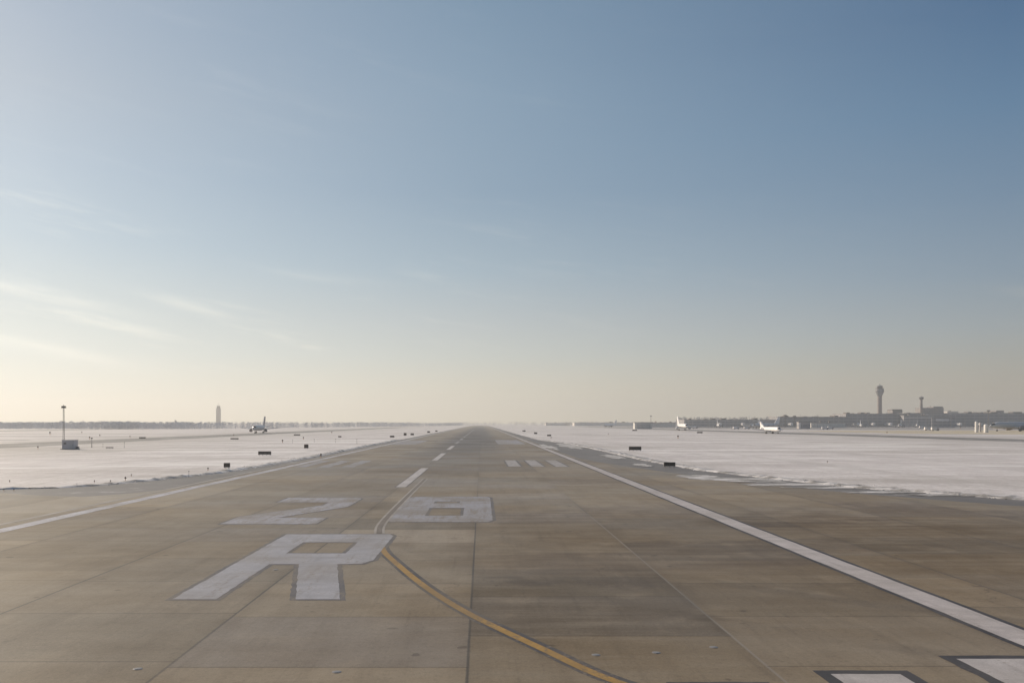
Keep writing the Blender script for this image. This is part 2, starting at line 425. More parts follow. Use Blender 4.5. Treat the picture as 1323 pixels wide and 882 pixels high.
# ------------------------------------------------------------------ the setting: ground sheets
def offset_poly(p, d):
    n = len(p); out = []
    A = sum(p[i][0] * p[(i + 1) % n][1] - p[(i + 1) % n][0] * p[i][1] for i in range(n))
    s = 1 if A > 0 else -1
    for i in range(n):
        a, b, c = Vector(p[i - 1]), Vector(p[i]), Vector(p[(i + 1) % n])
        e1 = (b - a).normalized(); e2 = (c - b).normalized()
        n1 = Vector((e1.y, -e1.x)) * s; n2 = Vector((e2.y, -e2.x)) * s
        m = n1 + n2; k = d / max(.35, 1 + n1.dot(n2))
        q = b + m * k; out.append((q.x, q.y))
    return out
def sheet(name, loops, z, mat, parent=None):
    bm = bmn(); edges = []
    for lp in loops:
        vs = [bm.verts.new((x, y, z)) for x, y in lp]
        for i in range(len(vs)): edges.append(bm.edges.new((vs[i], vs[(i + 1) % len(vs)])))
    bmesh.ops.triangle_fill(bm, use_beauty=True, use_dissolve=False, edges=edges, normal=(0, 0, 1))
    for f in bm.faces:
        if f.normal.z < 0: f.normal_flip()
    me = bpy.data.meshes.new(name); bm.to_mesh(me); bm.free(); me.materials.append(mat)
    o = bpy.data.objects.new(name, me); col.objects.link(o)
    if parent: o.parent = parent
    return o
def strip_sheet(name, ys, fl, fr_, z, mat):
    bm = bmn(); prev = None
    for y in ys:
        a, b = bm.verts.new((fl(y), y, z)), bm.verts.new((fr_(y), y, z))
        if prev: bm.faces.new((prev[0], prev[1], b, a))
        prev = (a, b)
    me = bpy.data.meshes.new(name); bm.to_mesh(me); bm.free(); me.materials.append(mat)
    o = bpy.data.objects.new(name, me); col.objects.link(o)
    return o

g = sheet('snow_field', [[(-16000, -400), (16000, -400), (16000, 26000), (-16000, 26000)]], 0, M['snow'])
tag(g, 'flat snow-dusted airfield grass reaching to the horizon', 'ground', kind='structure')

LB = [(-60, -140), (40, -120), (62, -80), (74, -58), (82, -46), (84, -40.5), (88, -38), (96, -35.6), (111, -32.6), (149, -31.0), (250, -31.2), (600, -30.8), (3000, -30.8)]
RB = [(-60, 140), (40, 100), (60, 54), (71, 43.8), (84, 36), (100, 32), (117, 28.8), (150, 27.2), (200, 27.5), (275, 26.5), (330, 21.5), (600, 20.8), (3000, 20.5)]
ys, y = [], -60.0
while y < 3000:
    ys.append(y); y += .45 if y < 200 else (1.2 if y < 450 else 12)
def jig(y): return .45 if y < 60 else (.45 + .15 * min(1, y / 300))
def left_edge(y): return lerp_pts(LB, y) + jig(y) * fr(y, .35)
def right_edge(y): return lerp_pts(RB, y) + jig(y) * fr(y + 900, .3)
tag(strip_sheet('runway_shoulder', ys, left_edge, right_edge, .004, M['shoulder']), 'dark asphalt shoulder between the runway concrete and the snow', 'shoulder', kind='structure')
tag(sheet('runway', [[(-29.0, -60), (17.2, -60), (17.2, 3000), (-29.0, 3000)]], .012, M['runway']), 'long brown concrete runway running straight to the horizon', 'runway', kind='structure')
def curve_poly(pts, step=1.0, amp=.12):
    out = []
    for (x0, y0), (x1, y1) in zip(pts, pts[1:]):
        n = max(2, int(math.hypot(x1 - x0, y1 - y0) / step))
        for i in range(n):
            t = i / n
            out.append((x0 + (x1 - x0) * t + amp * fr(i + x0, .9), y0 + (y1 - y0) * t + amp * fr(i + y0 + 50, .9)))
    out.append(pts[-1]); return out
tag(sheet('left_taxiway', [curve_poly([(-29.0, 84), (-31.5, 77), (-33.8, 74), (-37.6, 75.2), (-43.5, 78.4), (-60, 80), (-90, 81)]) + [(-90, -60), (-29.0, -60)]], .008, M['taxi']), 'pale beige taxiway joining the runway from the left', 'taxiway', kind='structure')
tag(sheet('right_taxiway', [[(17.2, -60), (90, -60)] + curve_poly([(90, 30), (60, 50), (47, 60), (40, 66), (33, 78), (27, 95), (23, 115), (19, 140), (17.2, 160)])], .008, M['fillet']), 'brown concrete taxiway fillet right of the runway edge line', 'taxiway', kind='structure')

def bank(name, edge, y0, y1, sgn, label):
    """ploughed crust of snow along the edge of the pavement"""
    bm = bmn(); rows = []
    prof = [(-.25, 0), (.1, .55), (.45, 1.0), (.95, .75), (1.7, .35), (2.8, .0)]
    y = y0
    while y < y1:
        h = .25 * (.4 + 1.1 * abs(fr(y + sgn * 40, .55, 3)))
        row = []
        for k, (u, w) in enumerate(prof):
            j = .09 * noise.noise(Vector((y * 2.3, u * 3 + sgn * 9, 4)))
            hz = max(-.01, h * w * (1 + .7 * noise.noise(Vector((y * 1.9, u * 2.7, 8 + sgn))))) if 0 < k < 5 else -.01
            row.append(bm.verts.new((edge(y) + sgn * (u + j), y, hz)))
        rows.append(row); y += .4
    for a, b in zip(rows, rows[1:]):
        for i in range(len(prof) - 1): bm.faces.new((a[i], a[i + 1], b[i + 1], b[i]))
    r_ = random.Random(int(y1) + sgn)
    for i in range(800):                  # clods thrown out by the plough
        yq = y0 + (min(y1, 210) - y0) * r_.random() ** 1.3; q = abs(r_.gauss(0, 1.3)) - .5; sz = r_.uniform(.025, .085)
        cx = edge(yq) + sgn * q
        vs_ = bmesh.ops.create_icosphere(bm, subdivisions=1, radius=sz)['verts']
        for v_ in vs_: v_.co = Vector((v_.co.x * r_.uniform(.8, 1.5) + cx, v_.co.y * r_.uniform(.8, 1.5) + yq, v_.co.z * r_.uniform(.5, .9) + sz * .3 + (.06 if q > 0 else 0)))
    return tag(link(name, bm, M['bank'], smooth=True), label, 'snow bank', kind='structure')
bank('snow_bank', left_edge, 58, 330, -1, 'low rough ploughed snow ridge along the left pavement edge')
bank('snow_bank', right_edge, 50, 330, 1, 'low rough ploughed snow ridge along the right pavement edge')

def blob(name, cx, cy, rx, ry, z, mat, seed, n=56, rough=.5):
    pts = []
    for i in range(n):
        a = 2 * math.pi * i / n
        k = 1 + rough * noise.noise(Vector((math.cos(a) * 2.2, math.sin(a) * 2.2, seed))) + .25 * noise.noise(Vector((math.cos(a) * 7, math.sin(a) * 7, seed + 5)))
        pts.append((cx + rx * k * math.cos(a), cy + ry * k * math.sin(a)))
    return sheet(name, [pts], z, mat)
patches = [((955, 619), 5.5, 3.0), ((1030, 626), 6, 1.8), ((1090, 630), 4.5, 1.6), ((905, 616), 2.4, 4), ((985, 622), 3, 1.6), ((1160, 636), 4.5, 1.2), ((1240, 640), 5, 1.2), ((735, 576), 2.4, 26), ((708, 577), 1.6, 24), ((792, 590), 1.6, 10), ((830, 601), 1.2, 5)]
for i, ((px, py), rx, ry) in enumerate(patches):
    D = gd(py)
    tag(blob('snow_patch', gx(px, D), D, rx, ry, .02 + .004 * i, M['patch'], i * 3.1), 'thin ragged patch of ice and snow on the right shoulder', 'snow patch', 'ice patches on the right shoulder', 'structure')

# distant pavements and grass
def far_strip(name, x0, x1, y0, y1, mat, z, label, cat, amp=1.2, skew=0.0):
    yy = [y0 + (y1 - y0) * i / 160 for i in range(161)]
    return tag(strip_sheet(name, yy, lambda y: x0 + skew * (y - y0) + amp * fr(y, .03), lambda y: x1 + skew * (y - y0) + amp * fr(y + 77, .03), z, mat), label, cat, kind='structure')
far_strip('left_parallel_taxiway', -146, -121, -100, 1500, M['taxiasph'], .006, 'grey parallel taxiway crossing the snow on the left', 'taxiway')
far_strip('right_parallel_taxiway', 183, 214, -100, 1700, M['taxiasph'], .006, 'grey parallel taxiway crossing the snow on the right', 'taxiway')
far_strip('far_left_runway', -430, -385, -100, 2600, M['taxiasph'], .006, 'distant grey runway beyond the left taxiway', 'runway')
tag(sheet('apron', [[(330, 860), (1500, 700), (1800, 2300), (260, 2300), (235, 1100)]], .006, M['apron']), 'wide pale grey concrete apron in front of the terminals', 'apron', kind='structure')
tag(sheet('dry_grass_verge', [curve_poly([(262, 560), (300, 500), (640, 470)], 8, 2) + curve_poly([(640, 800), (420, 800), (330, 770), (262, 740)], 8, 2)], .004, M['grass']), 'strip of dry straw-coloured grass before the right apron', 'grass', kind='stuff')
for i, (x0, x1, y0, dy) in enumerate([(240, 330, 640, 10), (300, 420, 690, 8), (225, 300, 520, 9), (330, 480, 620, 7), (-330, -170, 330, 9), (-260, -165, 420, 12), (-330, -200, 520, 10)]):
    tag(sheet('service_road', [curve_poly([(x0, y0), (x1, y0 - 6)], 6, .8) + curve_poly([(x1, y0 - 6 + dy), (x0, y0 + dy)], 6, .8)], .010 if x0 > 0 else .003, M['taxiasph']),
        'narrow grey service road across the %s snow' % ('right' if x0 > 0 else 'left'), 'road', 'service roads across the field', 'structure')

# ------------------------------------------------------------------ painted markings
ZB, ZP, ZT = .016, .020, .024
def rough(lp, amp, lim=150.0):
    out = []
    for i in range(len(lp)):
        (x0, y0), (x1, y1) = lp[i], lp[(i + 1) % len(lp)]
        L = math.hypot(x1 - x0, y1 - y0); n = int(min(400, L / .3)) if min(y0, y1) < lim else 1
        n = max(1, n); ux, uy = (x1 - x0) / L, (y1 - y0) / L
        for k in range(n):
            t = k / n; t = t * t if L > 400 and y1 > y0 else (1 - (1 - t) ** 2 if L > 400 else t)
            x, y = x0 + (x1 - x0) * t, y0 + (y1 - y0) * t
            j = amp * (noise.noise(Vector((x * 1.7, y * 1.7, 3))) + .7 * noise.noise(Vector((x * 6, y * 6, 9)))) if 0 < k else 0
            out.append((x - uy * j, y + ux * j))
    return out
def marking(name, loops, label, cat, mat, border=None, bmat=None, group=None, z=ZP):
    far_ = min(p[1] for p in loops[0]) > 150
    rl = loops if far_ else [rough(l, .035) for l in loops]
    o = sheet(name, rl, z, mat)
    tag(o, label, cat, group, 'structure')
    if border:
        outer = offset_poly(loops[0], border)
        lp = [outer] + [offset_poly(h, -border) for h in loops[1:]]
        lp = lp if far_ else [rough(l, .05) for l in lp]
        sheet('black_border', lp, z - .004, bmat or M['black'], o)
    return o
def rect(x0, x1, y0, y1): return [(x0, y0), (x1, y0), (x1, y1), (x0, y1)]

marking('runway_letter', [[(-10.9, 30.8), (-9.35, 30.8), (-9.35, 38.5), (-8.05, 38.5), (-6.55, 30.8), (-4.98, 30.8), (-6.35, 38.5), (-5.3, 38.6), (-4.9, 39.6), (-4.85, 48.2), (-5.1, 48.9), (-10.9, 48.9)],
        [(-9.33, 41.7), (-6.48, 41.7), (-6.45, 45.6), (-9.3, 45.6)]], 'large white painted letter R on the runway, nearest the camera', 'runway letter', M['whitenum'], .20, M['blackworn'])
marking('runway_number', [[(-16.1, 53.8), (-10.2, 53.8), (-10.2, 57.5), (-13.4, 57.5), (-10.0, 65.0), (-9.9, 67.5), (-9.9, 72.2), (-10.4, 73), (-16.1, 73), (-16.1, 68.8), (-12.0, 68.8), (-12.0, 66.3), (-16.1, 58.2)]],
        'worn white painted number 2 beyond the letter R, left of the other number', 'runway number', M['whitefaint'], .15, M['blackworn'])
marking('runway_number', [[(-5.7, 55), (.4, 55), (.72, 56), (.72, 73), (.4, 74), (-5.5, 74), (-6.0, 73), (-6.0, 56)],
        rect(-3.8, -1.25, 58.8, 64.2), rect(-3.7, -1.7, 67.9, 69.5)],
        'worn white painted number 8 beyond the letter R, right of the yellow line end', 'runway number', M['whiteworn'], .22, M['blackworn'])
for i in range(14):
    y0 = 85.2 + 61.0 * i
    nm = ['first', 'second', 'third', 'fourth', 'fifth', 'sixth', 'seventh', 'eighth', 'ninth', 'tenth', 'eleventh', 'twelfth', 'thirteenth', 'fourteenth'][i]
    marking('centreline_stripe', [rect(-8.35, -7.4, y0, y0 + 36.6)], 'white runway centreline dash, %s dash beyond the painted numbers' % nm, 'centreline dash', M['white'] if i < 3 else M['whiteworn'], .14, M['blackworn'], 'runway centreline dashes')
marking('runway_edge_line', [rect(15.1, 16.25, 8, 2400)], 'solid white line along the right edge of the runway', 'edge line', M['line'], .22, M['black'])
marking('runway_edge_line', [rect(-28.3, -27.25, 8, 2400)], 'solid worn white line along the left edge of the runway', 'edge line', M['lineleft'])
tag(sheet('shoulder_line', [[(-29.75, 30), (-29.3, 30), (-29.3, 260), (-29.75, 260)]], .018, M['palel']), 'thin cream line just outside the left runway edge line', 'edge line', kind='structure')
bars = [(4.75, 6.55, 20.62, 'third'), (8.63, 10.35, 21.6, 'second'), (12.5, 14.5, 23.0, 'first')]
for x0, x1, ye, nm in bars:
    marking('threshold_stripe', [rect(x0, x1, ye - 24, ye)], 'black-edged white threshold stripe, %s one in from the right edge line' % nm, 'threshold stripe', M['white'], .33, M['black'], 'threshold stripes')
for i, xl in enumerate((3.95, 7.3, 10.75)):
    marking('touchdown_bar', [rect(xl, xl + 1.75, 126, 147.5)], 'pale touchdown bar beside the right edge line, %s of three' % ['innermost', 'middle', 'outermost'][i], 'touchdown bar', M['whitebar'], .3, M['blackworn'], 'touchdown bars right of the centreline')
    marking('touchdown_bar', [rect(-14.3 - xl - 1.75, -14.3 - xl, 124, 145.5)], 'pale touchdown bar beside the left edge line, %s of three' % ['innermost', 'middle', 'outermost'][i], 'touchdown bar', M['whiteworn'], .0, M['blackworn'], 'touchdown bars left of the centreline')
marking('aiming_point_block', [rect(5.0, 13.2, 262, 330)], 'broad pale aiming point block right of the centreline', 'aiming point', M['whiteworn'], .3, M['blackworn'])
marking('aiming_point_block', [rect(-27, -19.5, 258, 320)], 'broad pale aiming point block left of the centreline', 'aiming point', M['whiteworn'], .3, M['blackworn'])

def cspline(pts, n=14):
    out = []
    P_ = [pts[0]] + list(pts) + [pts[-1]]
    for i in range(1, len(P_) - 2):
        p0, p1, p2, p3 = [Vector(p) for p in P_[i - 1:i + 3]]
        for k in range(n):
            t = k / n
            out.append(.5 * ((2 * p1) + (p2 - p0) * t + (2 * p0 - 5 * p1 + 4 * p2 - p3) * t * t + (3 * p1 - p0 - 3 * p2 + p3) * t ** 3))
    out.append(Vector(pts[-1])); return out
def ribbon(name, pts, a, b, z, mat, parent=None):
    bm = bmn(); prev = None
    for i, p in enumerate(pts):
        d = (pts[min(i + 1, len(pts) - 1)] - pts[max(i - 1, 0)]).normalized(); nrm = Vector((d.y, -d.x))
        q = (bm.verts.new((*(p + nrm * a), z)), bm.verts.new((*(p + nrm * b), z)))
        if prev: bm.faces.new((prev[0], prev[1], q[1], q[0]))
        prev = q
    for f in bm.faces:
        f.normal_update()
        if f.normal.z < 0: f.normal_flip()
    me = bpy.data.meshes.new(name); bm.to_mesh(me); bm.free(); me.materials.append(mat)
    o = bpy.data.objects.new(name, me); col.objects.link(o)
    if parent: o.parent = parent
    return o
near = cspline([(14, 12.2), (9.3, 15.2), (6.0, 18.0), (3.3, 20.9), (1.6, 24.2), (-.5, 28.7), (-2.2, 33.4), (-3.9, 39.2), (-4.75, 42.5), (-5.4, 46.5)])
lead = tag(ribbon('lead_on_line', near, -.15, .15, .018, M['yellow']), 'yellow black-edged line curving from lower right up to the letter R', 'taxi line', kind='structure')
ribbon('black_border', near, -.29, .35, .0142, M['blackmid'], lead)
farp = cspline([(-5.75, 49.2), (-6.1, 53), (-6.25, 60), (-6.3, 75), (-6.3, 88), (-6.3, 98)])
lead2 = tag(ribbon('lead_on_line', farp, -.16, .16, ZT, M['brownline']), 'worn brown continuation of the curved line beyond the letter R', 'taxi line', kind='structure')
ribbon('pale_edge', farp, -.30, .30, ZT - .003, M['palel'], lead2)

# in-pavement lights
lightspots = [((178, 864), 'flush pavement light near the lower left corner of the photo'), ((435, 868), 'flush pavement light left of the central joint, below the letter R'),
              ((770, 846), 'flush pavement light just right of the yellow curved line'), ((848, 843), 'flush pavement light on the pale stain right of the yellow line'),
              ((922, 836), 'flush pavement light left of the threshold stripes'), ((356, 736), 'flush pavement light between the legs of the letter R'),
              ((600, 577), 'flush pavement light far out beside the centreline dashes')]
proto = None
for (px, py), lab in lightspots:
    D = gd(py)
    if proto is None:
        proto = thing('pavement_light', lab, 'pavement light', (gx(px, D), D, .012), 0, 'flush pavement lights')
        bm = bmn(); lathe(bm, [(.12, 0), (.12, .004), (.09, .012), (.04, .016)], 20); link('housing', bm, M['metal'], proto)
        bm = bmn(); box(bm, (0, -.085, .012), (.06, .03, .012)); link('lens', bm, M['lens'], proto)
    else:
        dup(proto, (gx(px, D), D, .012), 0, lab, 'flush pavement lights')
for i, ((px, py), rx, ry) in enumerate([((178, 864), .9, .55), ((770, 846), 1.0, .5), ((922, 836), .8, .4)]):
    pass

# ------------------------------------------------------------------ signs, lights and posts in the snow
def make_sign(name, label, px, py, wpx, hpx, rz=0.0, group='guidance signs beside the runway', legs=None):
    D = gd(py); w = wpx / F * D; h = hpx / F * D
    t = thing(name, label, 'airfield sign', (gx(px, D), D, 0), rz, group)
    leg = .16 + .02 * w; pz = leg + (h - leg) / 2
    bm = bmn(); box(bm, (0, 0, pz), (w, .22, h - leg)); bmesh.ops.bevel(bm, geom=bm.edges[:], offset=.02, segments=1, affect='EDGES'); link('panel', bm, M['signback'], t)
    bm = bmn(); fw = .05
    box(bm, (0, 0, h + fw / 2 - .003), (w + .08, .27, fw)); box(bm, (0, 0, leg - fw / 2 + .003), (w + .08, .27, fw))
    for s in (-1, 1): box(bm, (s * (w / 2 + .018), 0, pz), (.045, .265, h - leg - .01))
    n = max(1, round(w / .9))
    for i in range(1, n): box(bm, (-w / 2 + w * i / n, 0, pz), (.035, .262, h - leg - .01))
    link('frame', bm, M['signframe'], t)
    for i in range(max(2, n + 1)):
        x = -w / 2 + .12 + (w - .24) * i / max(1, (max(2, n + 1) - 1))
        bm = bmn(); lathe(bm, [(.09, 0), (.09, .03), (.035, .04), (.035, leg - .046)], 8, (x, 0, 0)); link('leg', bm, M['metal'], t)
    return t
S = make_sign
S('airfield_sign', 'long dark guidance sign right of the runway, farther of the two', 820.5, 582.2, 15.5, 5.4)
S('airfield_sign', 'short dark guidance sign at the snow edge right of the runway', 865, 603.2, 14, 6.0)
S('airfield_sign', 'long dark guidance sign in the snow left of the runway', 342, 588, 16, 5)
S('airfield_sign', 'small square dark sign nearest the left runway edge', 293.2, 604.6, 7, 6.4)
S('airfield_sign', 'small square dark sign behind the long left sign', 395.7, 579.3, 5.0, 5.4)
for px, py, w, h, lab in [(506.7, 565.2, 5.5, 2.6, 'distant dark sign left of the runway, nearest of a row of three'), (523.4, 562.6, 3.4, 3.4, 'distant dark sign left of the runway, middle of a row of three'),
                          (532.6, 562.3, 4, 2.6, 'distant dark sign left of the runway, right end of a row of three'), (553.8, 559, 3.6, 2.2, 'tiny far sign left of the runway where it narrows'), (563.8, 557.6, 3, 1.8, 'tiny farthest sign left of the runway near its vanishing end'),
                          (709.5, 563.5, 5, 2.2, 'distant dark sign right of the runway, nearest of the far row'), (692, 560.6, 4, 2.2, 'distant dark sign right of the runway, middle of the far row'), (677, 557.4, 4, 1.8, 'distant dark sign right of the runway, farthest of the far row'),
                          (303, 567.8, 10, 2, 'flat dark sign in the snow below the left taxiing jet'), (184, 566.6, 8, 2, 'flat dark sign beyond the taxiway, right of the hut'), (141.7, 579.2, 9, 1.6, 'low dark marker board right of the white hut'),
                          (383.7, 562.6, 8, 1.8, 'flat dark sign far behind the small square left sign'), (439, 565, 4, 1.9, 'tiny dark sign far left of the centreline dashes'), (820, 556.6, 6, 1.6, 'tiny dark board right of the runway beyond the long sign'), (904, 559.6, 7, 1.9, 'tiny dark board in the snow below the distant white jet')]:
    S('airfield_sign', lab, px, py, w, h, group='distant airfield signs')

elight = None
def edge_light(px, py, hpx, label):
    global elight
    D = gd(py); h = hpx / F * D
    loc = (gx(px, D), D, 0)
    if elight is None:
        elight = thing('edge_light', label, 'edge light', (0, 0, 0), 0, 'elevated edge lights')
        bm = bmn(); lathe(bm, [(.22, 0), (.22, .05), (.09, .08), (.06, .5)], 10); link('stem', bm, M['orange'], elight)
        bm = bmn(); lathe(bm, [(.08, .5), (.26, .56), (.28, .72), (.2, .78)], 12); link('housing', bm, M['dark'], elight)
        bm = bmn(); lathe(bm, [(.17, .78), (.17, .9), (.11, .99), (.03, 1.0)], 12); link('lens', bm, M['glass'], elight)
        elight.location = loc; elight.scale = (h,) * 3
    else: dup(elight, loc, 0, label, 'elevated edge lights', h)
for a in [(162, 620.5, 5, 'dark edge light at the snow edge below the hut, nearest of its cluster'), (142.7, 623, 3.2, 'small edge light left of the nearest dark one'), (122, 623, 3, 'small edge light second left of the nearest dark one'), (169.7, 615, 3, 'small edge light just behind the nearest dark one'),
          (12.5, 623, 3.2, 'small dark edge light at the far left edge of the photo'), (5, 634, 3, 'edge light on the pavement edge in the left corner'), (18, 634, 3, 'edge light second along the pavement edge in the left corner'),
          (268.7, 607.5, 4, 'edge light left of the nearest small square sign'), (414.5, 590.4, 5, 'edge light on the left snow edge beyond the long sign'), (49, 579.6, 3.6, 'dark marker light left of the hut'),
          (115.7, 567, 3.4, 'marker light behind the hut, to its right'), (129, 563.6, 2.6, 'tiny marker light far behind the hut'), (168, 565.2, 2.6, 'tiny marker light beyond the left taxiway'), (105.7, 559.6, 2.4, 'tiny marker light before the left woods'),
          (64.6, 561.4, 4, 'marker light before the woods left of the mast'), (302, 563, 2.6, 'tiny marker light below the taxiing jet'), (365, 571.6, 4, 'marker light right of the taxiing jet'), (392, 567.4, 3.4, 'marker light behind the small square sign'),
          (876, 566, 4, 'marker light in the snow below the distant white jet'), (1069, 597.5, 2.4, 'small marker light in the open snow on the right'), (1241, 553.5, 2.6, 'tiny dark marker on the dry grass'), (1146, 559.6, 2.4, 'tiny marker on the right taxiway edge'), (786, 561.5, 2, 'tiny marker in the snow right of the runway'),
          (712, 566.5, 2.4, 'edge light along the right runway edge, nearest'), (428.6, 559.6, 2.4, 'tiny marker light far left of the runway')]:
    edge_light(*a)
post = None
for px, py, hpx, lab in [(118.6, 578, 13, 'tall thin marker post right of the hut'), (133, 578, 5, 'short marker post between two taller ones, right of the hut'), (160.6, 578, 7, 'dark headed marker post well right of the hut'), (406, 571.5, 5, 'thin T-headed post, leftmost of three left of the runway'),
                         (433.6, 572, 5.4, 'thin T-headed post, middle of three left of the runway'), (461, 573, 6.2, 'thin T-headed post, rightmost of three left of the runway'), (378, 572.5, 5, 'thin post left of the small square sign'), (244, 616, 8, 'thin snow stake left of the nearest square sign')]:
    D = gd(py); h = hpx / F * D
    if post is None:
        post = thing('marker_post', lab, 'marker post', (gx(px, D), D, 0), 0, 'marker posts in the snow')
        bm = bmn(); lathe(bm, [(.05, 0), (.035, .1), (.018, .86), (.018, .9)], 8); link('pole', bm, M['metal'], post)
        bm = bmn(); box(bm, (0, 0, .93), (.17, .06, .1)); bmesh.ops.bevel(bm, geom=bm.edges[:], offset=.015, segments=1, affect='EDGES'); link('head', bm, M['dark'], post)
        post.scale = (h,) * 3
    else: dup(post, (gx(px, D), D, 0), 0, lab, 'marker posts in the snow', h)

# hut and mast
D = gd(580.2); x0 = gx(90.5, D)
t = thing('equipment_hut', 'small grey metal equipment hut standing in the snow on the left', 'hut', (x0, D, 0), R(4))
w, d, h = 2.9, 2.2, 2.05
bm = bmn(); box(bm, (0, 0, h / 2 + .12), (w, d, h)); link('wall', bm, M['hut'], t)
bm = bmn(); box(bm, (0, 0, h + .18), (w + .22, d + .22, .12)); bmesh.ops.bevel(bm, geom=bm.edges[:], offset=.03, segments=1, affect='EDGES'); link('roof', bm, M['hutroof'], t)
dr = bmn(); box(dr, (.7, -d / 2 - .02, 1.0), (.85, .04, 1.75)); dr = link('door', dr, M['hutroof'], t)
bm = bmn(); box(bm, (1.0, -d / 2 - .07, 1.0), (.05, .06, .16)); link('handle', bm, M['dark'], dr)
bm = bmn(); box(bm, (-.75, -d / 2 - .03, 1.45), (.6, .06, .5)); link('vent', bm, M['metal'], t)
bm = bmn(); box(bm, (0, 0, .06), (w + .7, d + .7, .12)); link('base', bm, M['signframe'], t)
bm = bmn(); box(bm, (w / 2 + .45, -.2, .4), (.5, .6, .6)); box(bm, (w / 2 + .45, -.2, .05), (.6, .7, .1)); link('air_conditioner', bm, M['metal'], t)
xm = gx(82.3, D + 3); ht = gh(522.5, D + 3)
t = thing('light_mast', 'tall thin lattice mast with lamp head beside the equipment hut', 'mast', (xm, D + 3, 0))
for s, nx in ((-1, -1), (1, 1)):
    bm = bmn(); tube(bm, (.2 * s, 0, 0), (.11 * s, 0, ht - .9), .055, 6); link('upright', bm, M['metal'], t)
bm = bmn()
k = 0; z = .3
while z < ht - 1.2:
    tube(bm, (-.19 + .09 * z / ht, 0, z), (.19 - .09 * z / ht, 0, z + .45), .02, 5); tube(bm, (.19 - .09 * z / ht, .0, z + .45), (-.19 + .09 * z / ht, 0, z + .9), .02, 5); z += .9
link('lattice', bm, M['metal'], t)
bm = bmn(); box(bm, (0, 0, ht - .86), (1.1, .5, .08)); box(bm, (-.35, 0, ht - .55), (.32, .3, .4)); box(bm, (.35, 0, ht - .55), (.32, .3, .4)); link('lamp_head', bm, M['dark'], t)
bm = bmn(); lathe(bm, [(.14, ht - .82), (.16, ht - .4), (.05, ht - .1), (.02, ht)], 8); link('beacon', bm, M['metal'], t)
bm = bmn(); box(bm, (-.45, 0, gh(544, D)), (.7, .1, .1)); link('crossarm', bm, M['metal'], t)

